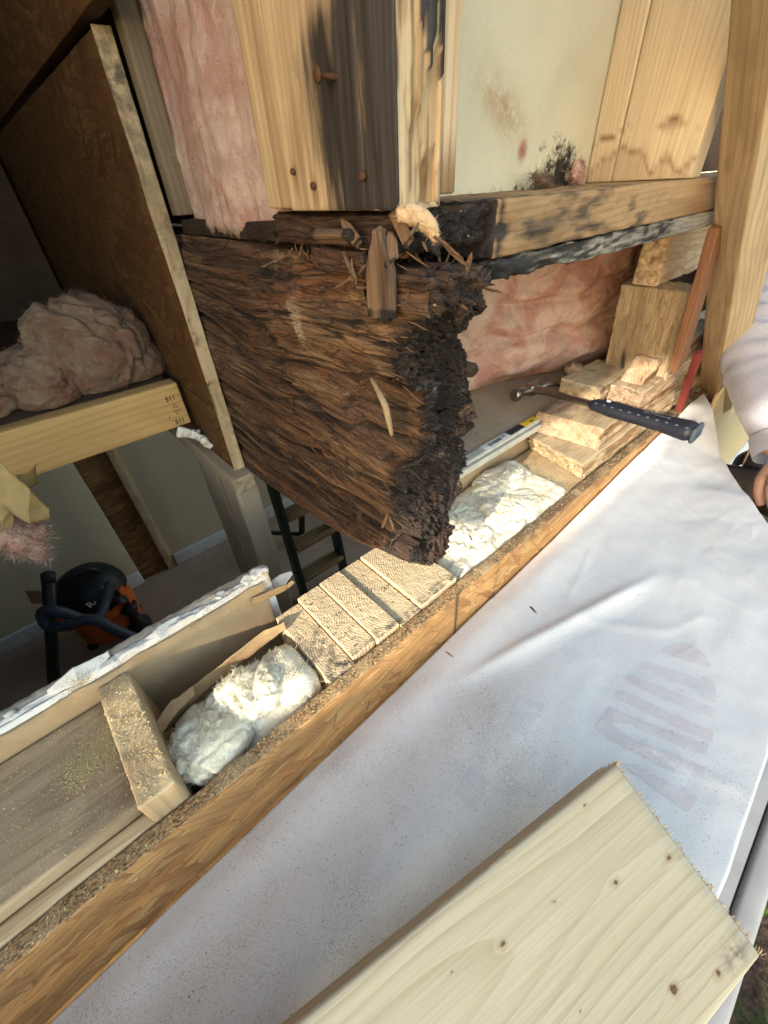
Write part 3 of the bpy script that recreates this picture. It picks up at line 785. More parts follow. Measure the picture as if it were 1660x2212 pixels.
for l in LET: on_wrap('printed_letter', c2d(l, 1350, 1500, .3169), M_PRINT)
for l in ([(1118, 1499), (1177, 1522), (1137, 1594), (1090, 1562)], [(1014, 1655), (1058, 1689), (1027, 1755), (980, 1715)]):
    on_wrap('printed_block', l, M_PRINTN)

# staging plank below the wrap
pk = root('walk_plank', (.4, -.35, -.17), 'dull grey aluminium staging plank under the house wrap', 'plank')
board('deck', -1.2, 1.0, -.4005, -.19, -.166, -.148, 'x', M_ALU, pk, r=.004, steps=(.1, .03, .01))
board('edge_rail', -1.2, 1.0, -.424, -.402, -.19, -.144, 'x', M_ALU, pk, r=.005, steps=(.1, .02, .02))
for x in (-.9, -.3, .3, .9): board('rung', x - .015, x + .015, -.4, -.192, -.19, -.168, 'y', M_ALU, pk, steps=(.05, .02, .02))

# unseen white boards and posts added to mask the sun, leaving one low strip
BX = -2.4; BT = (BX + .70) / SUN_TRAVEL.x; BY, BZ = BT * SUN_TRAVEL.y, BT * SUN_TRAVEL.z
def far(pts): return [(p[0] + BY, p[1] + BZ) for p in pts]
tag(prism('sun_mask_board', far([(.02, .24), (-.095, .335), (-.175, .445), (-.228, .475), (-.262, .53), (-.33, .64), (-.39, .735), (-.46, .84), (-.53, .855), (-.61, .775), (-.70, .770), (-.73, .83), (-.79, .84), (-.84, .79), (-1.25, .79), (-1.25, 1.15), (-.65, 1.28), (.02, 1.28)]), 'x', BX - .012, BX, M_SUNMASK),
    'added unseen upper sun mask board on two posts above a ragged gap', 'sun mask')
tag(prism('sun_mask_board.001', far([(.02, .255), (-.10, .285), (-.20, .292), (-.305, .322), (-.45, .485), (-.575, .66), (-.62, .76), (-.70, .765), (-.80, .77), (-1.25, .785), (-1.25, .56), (-.76, .34), (-.50, .20), (.02, .04)]), 'x', BX - .012, BX, M_SUNMASK),
    'added unseen lower sun mask board on two posts below a ragged gap', 'sun mask')
for y, w_ in ((BY - .02, 'nearer the house wall'), (BY - 1.2, 'farther from the house wall')):
    board('sun_mask_post', BX - .06, BX - .0125, y - .03, y + .03, -1.15, 2.3, 'z', M_PINE, None, steps=(.1, .02, .02))
    tag(LAST[0], 'added unseen timber post carrying the sun mask boards ' + w_, 'post')

# ================================================================ framing
# --- post above the beam end, built up from studs, its foot eaten by rot
bp_ = root('built_up_post', (.265, .1, .455), 'post of old studs with a black wet stain above the rotten beam end', 'post')
def zn(W, a, b, c, sd, oc=3): return fbm(W * np.array([a, b, c]), oc, sd)
def frontlev(W):
    """0 = unbroken stained skin, 1 and 2 = layers split away"""
    X, Z = W[:, 0], W[:, 2]
    j = .018 * zn(W, 420, 1, 22, 31) + .006 * zn(W, 1500, 1, 80, 32)
    keep = (X > .2575 + .004 * zn(W, 1, 1, 60, 33)) & (Z > .540 - (X - .262) * .9 + j * 2)
    l2 = (Z < .512 + j * 1.8 + .5 * (X - .262)) & (X > .2525 + .004 * zn(W, 1, 1, 45, 36))
    l3 = (Z < .478 + j) & (X > .262 + .003 * zn(W, 1, 1, 70, 38))
    return np.where(keep, 0, 1) + l2 * 1.0 + l3 * 1.0
def postdisp(W, L, nn):
    f = sst(-.5, -.9, nn[:, 1])
    d = -f * (frontlev(W) * .0026 + .0009 * zn(W, 500, 1, 35, 41) * (frontlev(W) > 0))
    s = sst(-.5, -.9, nn[:, 0])
    crack = np.exp(-((W[:, 1] - .128 - .004 * zn(W, 1, 1, 20, 44)) / .0009) ** 2) * sst(.60, .55, W[:, 2])
    crack2 = np.exp(-((W[:, 1] - .046 + .05 * (W[:, 2] - .455)) / .0011) ** 2) * sst(.50, .475, W[:, 2])
    return d - s * (.003 * crack + .003 * crack2 - .0006 * zn(W, 1, 420, 7, 45))
NLS = [PX(u, v, .241) for u, v in ((637, 371), (681, 402), (788, 380), (712, 150))]
def nailrust(W):
    s = 0
    for p in NLS: s = s + np.exp(-((W[:, 1] - p[1]) / .0035) ** 2 - (np.maximum(W[:, 2] - p[2], (p[2] - W[:, 2]) * .35) / .006) ** 2) * (W[:, 0] < .243)
    return np.clip(s, 0, 1)
def postblack(W, L, nn):
    Y, Z = W[:, 1], W[:, 2]
    e = .056 + .052 * sst(.60, .535, Z) - .012 * sst(.50, .46, Z)
    e = e + .016 * zn(W, 1, 60, 9, 51) + .006 * zn(W, 1, 300, 16, 52)
    side = sst(e + .034, e - .026, Y) * (nn[:, 0] < -.3) * (.78 + .25 * sst(-.1, .25, zn(W, 1, 150, 6, 53)))
    side = np.maximum(side, .75 * np.exp(-((Y - .100) / .010) ** 2 - ((Z - .542) / .022) ** 2) * (nn[:, 0] < -.3))
    fr = (frontlev(W) < .5) * (nn[:, 1] < -.4) * .95
    fr = np.maximum(fr, (nn[:, 1] < -.4) * .8 * sst(.12, .45, zn(W, 420, 1, 18, 54)) * sst(.545, .60, Z))
    return np.clip(side + fr, 0, 1)
board('stud', .241, .283, .02, .1605, .455, 1.3, 'z', M_STUD, bp_, r=.0016, steps=(.0035, .0016, .003), disp=postdisp,
      attr={'black': postblack, 'fresh': lambda W, L, n: (frontlev(W) > .5) * (n[:, 1] < -.4) * .85,
            'brown': lambda W, L, n: .75 * nailrust(W) + (n[:, 1] < -.4) * .9 * sst(-.05, .4, zn(W, 300, 1, 40, 55)) + .55 * (n[:, 0] < -.3) * sst(.1, .5, zn(W, 1, 90, 7, 57)) * sst(.62, .5, W[:, 2])})
board('stud', .2435, .282, .162, .2065, .4565, 1.3, 'z', M_STUD, bp_, r=.002, steps=(.01, .004, .004), attr={'brown': lambda W, L, n: .6 * sst(.0, .5, zn(W, 1, 140, 5, 61))})
board('stud', .2845, .303, .024, .160, .4615, 1.3, 'z', M_FIR, bp_, r=.002, steps=(.006, .003, .02),
      attr={'brown': lambda W, L, n: .9 * sst(.50, .468, W[:, 2] + .012 * zn(W, 200, 1, 30, 63)) * (n[:, 1] < 0)})
def nail(parent, p, nrm_, sh, rh, bend=(0, 0, 0)):
    p = Vector(p); n = Vector(nrm_).normalized(); tip = p + n * sh + Vector(bend)
    V = frame_of(tip, n.cross(Vector((.1, .2, 1))), n)  # local y = n
    R = Matrix(((V[0][0], V[0][2], V[0][1], tip[0]), (V[1][0], V[1][2], V[1][1], tip[1]), (V[2][0], V[2][2], V[2][1], tip[2]), (0, 0, 0, 1)))
    t = tube('nail', [p - n * .01, p + (tip - p) * .5, tip], .0018, M_RUST, parent, 10, sub=3)
    lathe('nail_head', [(.0001, .0016), (rh * .8, .0014), (rh, .0005), (rh * .95, -.0008), (.0016, -.0012)], M_RUST, t, R, 18)
nail(bp_, (.2405, .079, .527), (-1, .18, .05), .013, .0046)
for (u, v, r_) in ((637, 371, .0023), (681, 402, .0027), (788, 380, .0031)):
    p = PX(u, v, .241); nail(bp_, (.2408, p[1], p[2]), (-1, -.25, .1), .0022, r_)
# brown stud and strand-board panels left of the post
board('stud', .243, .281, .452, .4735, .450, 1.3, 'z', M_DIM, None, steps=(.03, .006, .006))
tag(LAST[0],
    'shaded grey stud between the pink batt and the dim strand board panel', 'stud')
pa = root('loft_panel', (.228, 1.0, .035), 'dim strand board panel with a pale cut edge beside the rotten beam', 'panel')
zj = float(PX(420, 851, .218)[2])
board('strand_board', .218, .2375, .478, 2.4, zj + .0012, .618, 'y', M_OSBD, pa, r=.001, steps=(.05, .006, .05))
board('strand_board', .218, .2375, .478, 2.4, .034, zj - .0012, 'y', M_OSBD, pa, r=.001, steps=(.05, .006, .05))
board('cut_edge', .2172, .2383, .474, .4775, .030, .621, 'z', M_ENDW, pa, r=.0012, steps=(.003, .003, .002), amp=.0016,
      attr={'mould': lambda W, L, n: .55 * sst(.3, .62, W[:, 2]) + .3 * sst(0, .4, zn(W, 60, 60, 60, 73)), 'brown': lambda W, L, n: .8 * sst(.25, .6, zn(W, 90, 1, 90, 71))})  # greying towards the top paints in shading; the rest is random mottle
pb = root('loft_panel.001', (.224, 1.0, .63), 'dark strand board sheet in the loft above the pale edged panel', 'panel')
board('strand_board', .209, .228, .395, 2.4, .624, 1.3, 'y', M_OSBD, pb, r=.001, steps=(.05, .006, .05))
board('gap_shade_board', .336, .346, .18, .9, .43, 1.3, 'z', M_DARKB, None, steps=(.1, .05, .05))  # added to stop light from behind so the gap reads black
tag(LAST[0], 'added dark board for the shade behind the tall pink batt and the shaded grey stud', 'board')
board('gap_shade_filler', .250, .330, .22, .47, .4285, .446, 'y', M_ROT, None, steps=(.02, .006, .006), disp=lambda W, L, n: .002 * zn(W, 90, 30, 90, 72), attr={'black': lambda W, L, n: np.full(len(W), .8)})  # black filler standing in for the shaded gap above the beam
tag(LAST[0], 'added black filler for the dark gap on the beam below the tall pink batt', 'board')
# loft joist with its stamps
jo = root('ceiling_joist', (-.5, .63, .148), 'yellow ceiling joist stamped 511 carrying the slumped pink insulation', 'joist')
board('timber', -1.6, .2065, .615, .653, .108, .192, 'x', wood('joist_wood', (.56, .36, .15), (.40, .23, .08), ring=.012, contrast=.5, blot=.35, blotcol=(.34, .17, .06)), jo, r=.003, steps=(.03, .01, .01))
Mj = lambda x, z: frame_of((x, .6146, z), (1, 0, 0), (0, 0, 1))
def joist_text(s, u, v, size, mat, name='stamp'):
    p = PY(u, v, .6148); return text(name, s, size, Mj(p[0], p[2]), mat, jo, .0001, .0002)
joist_text('511', 368, 861, .0125, M_INK); joist_text('511', 389, 909, .0125, M_INK)
# the stamp's little marks between the numbers
for a, b in (((374, 878), (377, 873)), ((377, 873), (382, 877)), ((374, 881), (386, 878)), ((375, 889), (390, 886)), ((379, 889), (383, 894)), ((383, 894), (387, 891)), ((366, 898), (367, 905)), ((372, 909), (376, 907))):
    A, B = PY(*a, .6147), PY(*b, .6147); bar('stamp_mark', A, B, (0, 0, 1), .0011, .0004, M_INKG, jo, r=.0001, amp=0, steps=(.02, .02, .02))
# torn gypsum under the joist end
# plate and post below the panel
board('wall_plate', .198, .2395, .442, 1.3, .018, .050, 'y', M_GREY, None, steps=(.02, .004, .004), r=.002, endamp=.0015,
      attr={'fresh': lambda W, L, n: (n[:, 1] < -.4) * .9})
tag(LAST[0], 'short wall plate end with pale sawn end under the rotten beam', 'plate')
lp = root('built_up_post.001', (.228, .56, -.9), 'tall square stud post in the room below the wall plate', 'post')
board('stud', .2, .246, .456, .545, -.9, .0175, 'z', M_GREY, lp, steps=(.05, .01, .01), r=.003)
board('stud', .2, .2475, .5465, .66, -.9, .0175, 'z', M_GREY, lp, steps=(.05, .01, .01), r=.003)
gs_ = root('gypsum_scrap', (.2, .6, .1), 'torn white gypsum scrap under the end of the yellow joist', 'gypsum scrap')
for k, (u, v, y, s) in enumerate(((408, 936, .60, .022), (430, 945, .585, .018), (447, 958, .57, .014))):
    p = PY(u, v, y)
    link('scrap', rbox([s, .0035, s * .42], (.003, .003, .003), .0015, Matrix.Translation(p) @ Matrix.Rotation(.5 + .3 * k, 4, 'Y'), lambda W, L, n: .005 * fbm(W * 70, 3, 5) + .002 * fbm(W * 260, 2, 6), None, 'scrap'), M_GYP, gs_, Matrix.Translation(p) @ Matrix.Rotation(.5 + .3 * k, 4, 'Y'))

# --- top plate right of the beam, and what sits on it
def platefront(W): return sst(.80, .62, W[:, 0] + .03 * zn(W, 30, 1, 60, 81))
board('top_plate', .351, 1.45, .02, .16, .413, .455, 'x', M_PLATE, None, r=.0022, steps=(.006, .004, .004),
      disp=lambda W, L, n: .0016 * zn(W, 30, 120, 260, 82) * platefront(W) - .0025 * sst(.45, .65, np.abs(zn(W, 60, 1, 500, 83))) * platefront(W) * (n[:, 1] < -.4),
      attr={'black': lambda W, L, n: np.where(n[:, 0] < -.4, .93, np.clip(.62 * sst(-.3, .6, zn(W, 26, 60, 90, 84, 5)) * platefront(W) + .6 * np.exp(-((W[:, 0] - .36) / .006) ** 2), 0, 1)),
            'fresh': lambda W, L, n: (1 - platefront(W)) * .75, 'brown': lambda W, L, n: .4 * platefront(W) * sst(0, .4, zn(W, 70, 40, 160, 85))})
tag(LAST[0], 'brown water-stained plate with a black end under the mouldy drywall', 'plate')
def ragged(W, L, n):
    w = sst(.56, .42, W[:, 0])
    return .0012 * zn(W, 60, 200, 300, 91) + w * (.007 * zn(W, 22, 60, 120, 92) - .012 * sst(.1, .5, zn(W, 18, 25, 90, 93)))
board('lower_plate', .352, 1.45, .023, .13, .390, .4118, 'x', M_BLACKP, None, r=.003, steps=(.004, .004, .003), disp=ragged,
      attr={'black': lambda W, L, n: np.clip(.8 * sst(.80, .76, W[:, 0] + .01 * zn(W, 90, 90, 90, 94)) * (.62 + 1.1 * zn(W, 50, 70, 420, 95, 5) + .4 * sst(.6, .4, W[:, 0])), 0, 1)})
tag(LAST[0], 'thin black mouldy board with a ragged end under the brown plate', 'board')
sw_ = root('stud_pair', (.79, .09, .455), 'pair of pale studs with brown tide marks standing on the plate', 'studs')
sw_['category'] = 'stud pair'
def tide(W, L, n):
    f = W[:, 2] - .030 * zn(W, 1, 17, 9, 101) - .016 * np.abs(zn(W, 1, 22, 10, 102)) * 1.6 - .004 * zn(W, 1, 90, 40, 103)
    b = np.exp(-((f - .503) / .0022) ** 2) * sst(-.3, .3, zn(W, 1, 30, 30, 104)) + .6 * np.exp(-((f - .478) / .003) ** 2) + .40 * sst(.50, .462, f)
    return np.clip(b, 0, 1) * (n[:, 0] < -.3) * .95
board('stud', .772, .81, .1275, .1655, .4555, 1.3, 'z', M_PALE, sw_, steps=(.006, .004, .004), attr={'brown': tide})
board('stud', .772, .81, .021, .1262, .4555, 1.3, 'z', M_PALE, sw_, steps=(.006, .004, .004), attr={'brown': tide})
# drywall seen from behind
def dwm(W, L, n):
    X, Z = W[:, 0], W[:, 2]
    m = 1.5 * np.exp(-((X - .690) / .050) ** 2 - ((Z - .476) / .026) ** 2) + .5 * sst(.470, .452, Z) * sst(.45, .6, X) + .25 * sst(.463, .455, Z)
    return m
def red_(W, L, n):
    p = PY(1130, 325, .1665); return np.exp(-(((W[:, 0] - p[0]) / .009) ** 2 + ((W[:, 2] - p[2]) / .011) ** 2) ** 2)
def brn(W, L, n):
    p = PY(1085, 230, .1665); return .8 * np.exp(-((W[:, 0] - p[0]) / .05) ** 2 - ((W[:, 2] - p[2] + .4 * (W[:, 0] - p[0])) / .022) ** 2)
board('drywall_panel', .308, .83, .1668, .179, .44, 1.3, 'x', M_DWBACK, None, r=.001, steps=(.006, .012, .006),
      attr={'mould': dwm, 'red': red_, 'brown': brn})
tag(LAST[0], 'pale drywall seen from behind with black mould above the plate', 'drywall')
# dark boards added as shade in the gap beyond the stud pair
board('gap_shade_board', .832, 1.9, .1665, .180, .4555, 1.3, 'x', M_DARKB, None, steps=(.1, .02, .1))
tag(LAST[0], 'added dark board standing in for the shaded gap between stud pair and leaning timber', 'board')
board('gap_shade_board', 1.12, 1.9, .1665, .180, .10, .452, 'x', M_DARKB, None, steps=(.1, .02, .1))  # added to close a light leak beside the plate
tag(LAST[0], 'added dark board standing in for shadow behind the red cedar board below the brown plate', 'board')

# --- leaning timber in the right of the opening
ja, jt = Vector(PY(1543, 884, -.004)), Vector(PY(1694, 0, -.03))
jd = (jt - ja).normalized(); vv = Vector(CAM) - (ja + jt) / 2; vv = (vv - jd * vv.dot(jd)).normalized()
side = jd.cross(vv).normalized()            # points to the left in the picture
if side.dot(Vector(RIGHT)) > 0: side = -side
n1 = (vv * math.cos(.75) + side * math.sin(.75)).normalized()
wdir = jd.cross(n1)
def jcrack(W, L, n):
    return -.0016 * np.exp(-((L[:, 1] - .006 * zn(L, 30, 1, 1, 112) - .012) / .0007) ** 2) * sst(-.35, -.25, L[:, 0]) * sst(-.0, -.1, L[:, 0])
bar('leaning_timber', ja - jd * .0, ja + (jt - ja) * 1.55, wdir, .058, .062, M_JAMB, None, r=.003, steps=(.008, .003, .004), disp=jcrack,
    attr={'brown': lambda W, L, n: .35 * sst(-.45, -.62, L[:, 0]) + .25 * sst(.1, .5, zn(L, 14, 60, 60, 113))})
tag(LAST[0], 'brown cracked timber leaning in front of the stud pair beside the sleeve', 'timber')

# --- cut-off post of studs under the beam end
sp_ = root('cut_post', (.23, .09, -.9), 'sunlit post of five studs sawn off level below the rotten beam', 'post')
def topd(W, L, n):
    t = sst(.4, .9, n[:, 2])
    return t * (.0004 * zn(W, 160, 120, 1, 121) + .0003 * zn(W, 900, 420, 1, 122, 2) - .0009 * sst(.30, .6, zn(W, 520, 760, 1, 123, 2)))
def grime_shade(W, L, n):  # dirt strip on outer edge plus a jagged shadow painted on the first stud
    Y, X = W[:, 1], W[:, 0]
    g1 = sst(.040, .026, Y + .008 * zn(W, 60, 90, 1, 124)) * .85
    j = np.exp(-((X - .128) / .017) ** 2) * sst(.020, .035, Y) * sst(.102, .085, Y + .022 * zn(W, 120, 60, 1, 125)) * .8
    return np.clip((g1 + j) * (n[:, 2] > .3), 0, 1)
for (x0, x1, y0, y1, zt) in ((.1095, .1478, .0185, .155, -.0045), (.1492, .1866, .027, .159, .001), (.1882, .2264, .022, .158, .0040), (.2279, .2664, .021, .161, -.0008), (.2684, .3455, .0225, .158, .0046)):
    board('stud', x0, x1, y0, y1, -.9, zt, 'z', M_END, sp_, r=.0012, steps=(.3, .0010, .0010), disp=topd, attr={'mould': grime_shade})

# --- sawn sill pieces at the far right of the opening
dark_edge = {'mould': lambda W, L, n: .75 * sst(-.05, .5, zn(W, 40, 40, 40, 139, 4)), 'black': lambda W, L, n: .45 * sst(.25, .5, zn(W, 25, 90, 90, 140, 4)), 'brown': lambda W, L, n: .5 * sst(0, .5, zn(W, 10, 40, 40, 137)) + .85 * (n[:, 1] < -.4) * sst(-.3, .3, zn(W, 12, 60, 90, 131)), 'tone': lambda W, L, n: 0 * W[:, 0]}
def sawn(W, L, n): return .0014 * zn(W, 22, 50, 50, 145) + sst(-.4, -.9, n[:, 0]) * (.0030 * zn(W, 1, 120, 160, 132) - .006 * sst(.2, .5, zn(W, 1, 60, 120, 133))) + (n[:, 1] < -.4) * .005 * zn(W, 25, 1, 120, 134)
def slope_end(k, m=0.0):
    def f(L):
        L = L.copy(); w = sst(-L[:, 0].max() + .05, -L[:, 0].max(), L[:, 0]); L[:, 0] -= w * (k * L[:, 2] + m * L[:, 1]); return L
    return f
board('sill_timber', .785, 1.7, .038, .177, .0298, .0700, 'x', M_SAWN, None, r=.002, steps=(.006, .003, .003), disp=sawn, attr=dark_edge, warp=slope_end(-.3, .10))
tag(LAST[0], 'upper sawn sill timber lying under the hammer handle', 'sill')
board('sill_timber.001', .740, 1.7, .026, .168, -.012, .0292, 'x', M_ENDW, None, r=.003, steps=(.006, .003, .003), disp=lambda W, L, n: sawn(W, L, n) * 1.6,
      attr={'brown': lambda W, L, n: .9 * (n[:, 1] < -.4) * sst(-.4, .2, zn(W, 12, 60, 90, 135)) + .8 * (n[:, 0] < -.4) * sst(.28, .45, zn(W, 1, 50, 160, 136)), 'mould': lambda W, L, n: .6 * (n[:, 0] < -.3) * sst(-.05, .4, zn(W, 1, 60, 90, 137))}, warp=slope_end(.5, -.22))
tag(LAST[0], 'lower chiselled sill timber next to the white insulation', 'sill')
board('sill_timber.002', .665, 1.7, .021, .172, -.055, -.0125, 'x', M_BLOCK, None, r=.004, steps=(.006, .004, .006), disp=lambda W, L, n: .002 * zn(W, 40, 60, 60, 138))
tag(LAST[0], 'bottom sill timber thick with sawdust behind the white insulation', 'sill')
board('wood_block', .892, 1.06, .100, .194, .0705, .109, 'x', M_ENDW, None, r=.0025, steps=(.006, .003, .003), disp=sawn, attr=dark_edge)
tag(LAST[0], 'short pale end block behind the neck of the hammer', 'block')
board('sill_timber.003', .925, 1.6, .030, .0975, .0705, .110, 'x', M_SAWN, None, r=.0025, steps=(.008, .004, .004), disp=sawn, attr={'mould': lambda W, L, n: .5 * (n[:, 0] < -.3), 'black': lambda W, L, n: .5 * sst(.2, .5, zn(W, 25, 90, 90, 140, 4)), 'brown': lambda W, L, n: .5 * sst(0, .5, zn(W, 12, 40, 40, 137))})
tag(LAST[0], 'raised sill timber with a grey green end at the foot of the rough stud', 'sill')
board('wood_wedge', .98, 1.4, .045, .093, .1105, .150, 'x', M_SAWN, None, r=.003, steps=(.01, .006, .006), disp=sawn, attr=dark_edge, warp=slope_end(-1.4))
tag(LAST[0], 'sunlit wedge of clean timber at the foot of the red cedar board', 'wedge')
# rough cripple, block over it, cedar and batten
cr0, cr1 = Vector((1.055, .095, .105)), Vector((1.021, .095, .286))
bar('cripple_stud', cr0, cr1, (1, 0, 0), .04, .135, M_ROUGH, None, r=.003, steps=(.006, .006, .004), disp=lambda W, L, n: .0030 * zn(L, 40, 140, 140, 141) + .0028 * zn(L, 110, 380, 380, 142),
    attr={'black': lambda W, L, n: .8 * np.exp(-((L[:, 2] - .030 - .10 * (L[:, 0] + .05)) / .006) ** 2) * sst(-.02, -.06, L[:, 0]) + 0 * sst(-.03, -.06, L[:, 1]) * sst(-.03, .05, L[:, 0])})
tag(LAST[0], 'rough brown cripple stud beside the pink batt under the header', 'stud')
board('header_block', .985, 1.4, .090, .137, .288, .372, 'x', M_FIR, None, r=.003, steps=(.006, .003, .003), disp=sawn, attr={'fresh': lambda W, L, n: (n[:, 0] < -.3) * .9, 'mould': lambda W, L, n: .35 * (n[:, 0] < -.3)})
tag(LAST[0], 'sawn header block with pale end grain under the mouldy board', 'block')
bar('cedar_board', PY(1462, 792, .008), PY(1556, 480, .006), (1, 0, .3), .040, .016, M_CEDAR, None, r=.002, steps=(.006, .004, .004), disp=lambda W, L, n: .0012 * zn(L, 40, 300, 300, 143))
tag(LAST[0], 'red brown cedar board slanting down beside the rough cripple stud', 'board')
bar('red_batten', PY(1468, 884, -.006), PY(1512, 760, -.008), (1, 0, .3), .020, .014, M_RED, None, r=.002, steps=(.01, .005, .005))
tag(LAST[0], 'thin dark red batten above the tip of the house wrap', 'batten')
# wall beyond the person: sunlit plywood and white siding
board('plywood_sheet', 1.34, 3.4, -.032, -.02, -.68, .62, 'x', M_PLY, None, steps=(.05, .02, .05))
tag(LAST[0], 'sunlit yellow plywood sheet on the outside wall behind the sleeve', 'plywood')
sd_ = root('white_siding', (2.2, -.02, -.9), 'white lapped siding on the outside wall below the plywood', 'siding')
for k in range(5):
    z = -.70 - .10 * k
    board('siding_board', 1.34, 3.4, -.040 - .002 * (k % 2), -.022, z - .098, z, 'x', M_SIDING, sd_, steps=(.1, .02, .05), r=.003)

# --- lower left of the opening
board('sill_board', -1.2, -.103, .037, .176, -.022, .0155, 'x', M_SILL, None, r=.003, steps=(.012, .005, .008))
tag(LAST[0], 'wide grey sill board with a sawdust heap and a dark knot', 'sill board')
board('filler_strip', -1.2, -.098, .0195, .0355, -.03, .0, 'x', M_STUD, None, r=.003, steps=(.02, .004, .006), disp=lambda W, L, n: .001 * zn(W, 20, 90, 90, 151))
tag(LAST[0], 'narrow brown filler strip between grey sill board and sheathing', 'strip')
board('wood_block.001', -.1005, -.066, .0195, .177, -.30, .037, 'z', M_BLOCK, None, r=.0022, steps=(.02, .003, .003), disp=lambda W, L, n: .0018 * zn(W, 90, 90, 90, 152) * (n[:, 2] > .3),
      attr={'fresh': lambda W, L, n: (n[:, 0] < -.3) * .9})
tag(LAST[0], 'upright block end dusted with sawdust between sill board and white wool', 'block')
# inner drywall broken off along its top, left run
def topragged(a, sd):
    return lambda W, L, n: sst(.0, .9, n[:, 2]) * (a * zn(W, 24, 60, 1, sd, 4) + a * .5 * zn(W, 160, 160, 1, sd + 1) + a * .35 * zn(W, 420, 300, 1, sd + 4, 2) - a * .8 * sst(.15, .6, zn(W, 13, 60, 1, sd + 5, 4))) + .0006 * zn(W, 90, 90, 90, sd + 2)
dl = root('broken_drywall', (-.4, .19, -.9), 'inner drywall broken off along a white crumbling edge at left', 'drywall')
board('brown_paper', -1.2, .116, .178, .1815, -.9, .047, 'x', M_DWTAN, dl, r=.001, steps=(.006, .004, .02), disp=topragged(.004, 161))
board('gypsum_core', -1.2, .128, .182, .1925, -.9, .056, 'x', M_GYP, dl, r=.0012, steps=(.0026, .0022, .02), disp=topragged(.0032, 164))
board('room_layer', -1.2, .120, .193, .206, -.9, .054, 'x', M_GYPG, dl, r=.002, steps=(.004, .003, .02), disp=topragged(.0035, 167))
tp = [PY(545, 1300, .176), PY(590, 1288, .172), PY(620, 1268, .168), PY(634, 1256, .165)]
for i, (w_) in enumerate((.016,)):
    bar('torn_paper', tp[0], tp[2], (0, 0, 1), .012, .0012, M_KRAFT, dl, steps=(.01, .004, .004), disp=lambda W, L, n: .003 * zn(W, 60, 60, 60, 171))
    bar('torn_paper', tp[2], tp[3], (0, .4, 1), .006, .0012, M_KRAFT, dl, steps=(.01, .004, .004))
# right run, vinyl strip and dusty ledge
dr = root('inner_drywall', (.55, .185, -.9), 'tan inner drywall behind the beam end below the white strip', 'drywall')
board('brown_paper', .44, .80, .178, .190, -.9, .044, 'x', M_DWTAN, dr, r=.001, steps=(.02, .01, .02), amp=.001)
wl = root('ledge_board', (.8, .35, .05), 'dusty tan ledge board carrying the hammer head under the pink batt', 'ledge')
board('panel', .42, 1.5, .188, .62, .030, .0515, 'x', M_LEDGE, wl, r=.002, steps=(.03, .03, .01))
vs2 = root('vinyl_strip', (.6, .176, .05), 'white vinyl edge strip with a barcode sticker along the ledge', 'trim')
board('strip', .42, 1.05, .166, .1875, .0455, .0565, 'x', M_WHITEP, vs2, r=.003, steps=(.02, .004, .003))
board('lip', .42, .78, .158, .1655, .036, .050, 'x', M_WHITEP, vs2, r=.002, steps=(.02, .004, .003))
def lab(u0, v0, u1, v1, mat, name='sticker', y0=.1695, y1=.1855, z=.0568):
    x0, x1 = float(PZ(u0, v0, z)[0]), float(PZ(u1, v1, z)[0])
    return board(name, x0, x1, y0, y1, z - .0003, z + .0002, 'x', mat, vs2, r=.0001, amp=0, steps=(.1, .1, .1))
lab(1032, 963, 1086, 933, M_PAPER)
lab(1086.4, 933, 1115, 914, M_BLK); lab(1115.6, 914, 1158, 890, M_YEL); lab(1158.5, 890, 1203, 862, M_PAPER); lab(1203.5, 862, 1224, 850, M_REDL)
xb0, xb1 = float(PZ(1044, 957, .0571)[0]), float(PZ(1072, 942, .0571)[0])
rb = random.Random(5)
x = xb0
while x < xb1:
    w = rb.choice((.0006, .0006, .0012)); board('barcode_bar', x, x + w, .171, .180, .0571, .0573, 'x', M_INK, vs2, r=.00005, amp=0, steps=(.1, .1, .1)); x += w + rb.choice((.0007, .0007, .0014))
p = PZ(1079, 938, .0573); text('number', '19', .010, frame_of((p[0], .1775, .0572), (1, 0, 0), (0, 1, 0)), M_INK, vs2)
p = PZ(1138, 905, .0573); text('word', 'ttle', .010, frame_of((p[0], .175, .0572), (1, .1, 0), (-.1, 1, 0)), M_INK, vs2)

# --- new board in the foreground
nbz = .022
nA, nB, nC = Vector(PZ(1331, 1649, nbz)), Vector(PZ(1644, 2069, -.014)), Vector(PZ(640, 2212, nbz))
lx = (nA - nC).normalized(); ly = nA - nB; ly = (ly - lx * ly.dot(lx)); wid = ly.length; ly.normalize(); lz = lx.cross(ly)
ln = 1.1
cen = nA - lx * ln / 2 - ly * wid / 2 - lz * .019
NB = Matrix(((lx.x, ly.x, lz.x, cen.x), (lx.y, ly.y, lz.y, cen.y), (lx.z, ly.z, lz.z, cen.z), (0, 0, 0, 1)))
def on_board(u, v):
    d = Vector(ray(u, v)); c = Vector(CAM); return c + d * ((nA - c).dot(lz) / d.dot(lz))
NBi = NB.inverted()
KN = []
for (u, v, r_) in ((1264, 1740, .0014), (1447, 1853, .0019), (1329, 1906, .0021), (1197, 1950, .0011), (1087, 2039, .0019), (974, 2103, .0009), (1457, 2138, .0024), (1553, 2107, .0019), (1255, 2186, .0008)):
    q = NBi @ on_board(u, v); KN.append((q.x, q.y, q.z, r_))
M_NEWB = wood('new_spruce_board', (.55, .48, .335), (.40, .31, .19), ring=.0066, contrast=.55, pith=(.025, -.030), fib=.22, bump=.3, wob=1.1, shift=False, knots=KN)
M_NEWS = M_NEWB
def nbd(W, L, n):
    return .0004 * zn(L, 8, 60, 60, 181) + sst(.5, .9, n[:, 0]) * .0012 * zn(L, 1, 300, 120, 182)
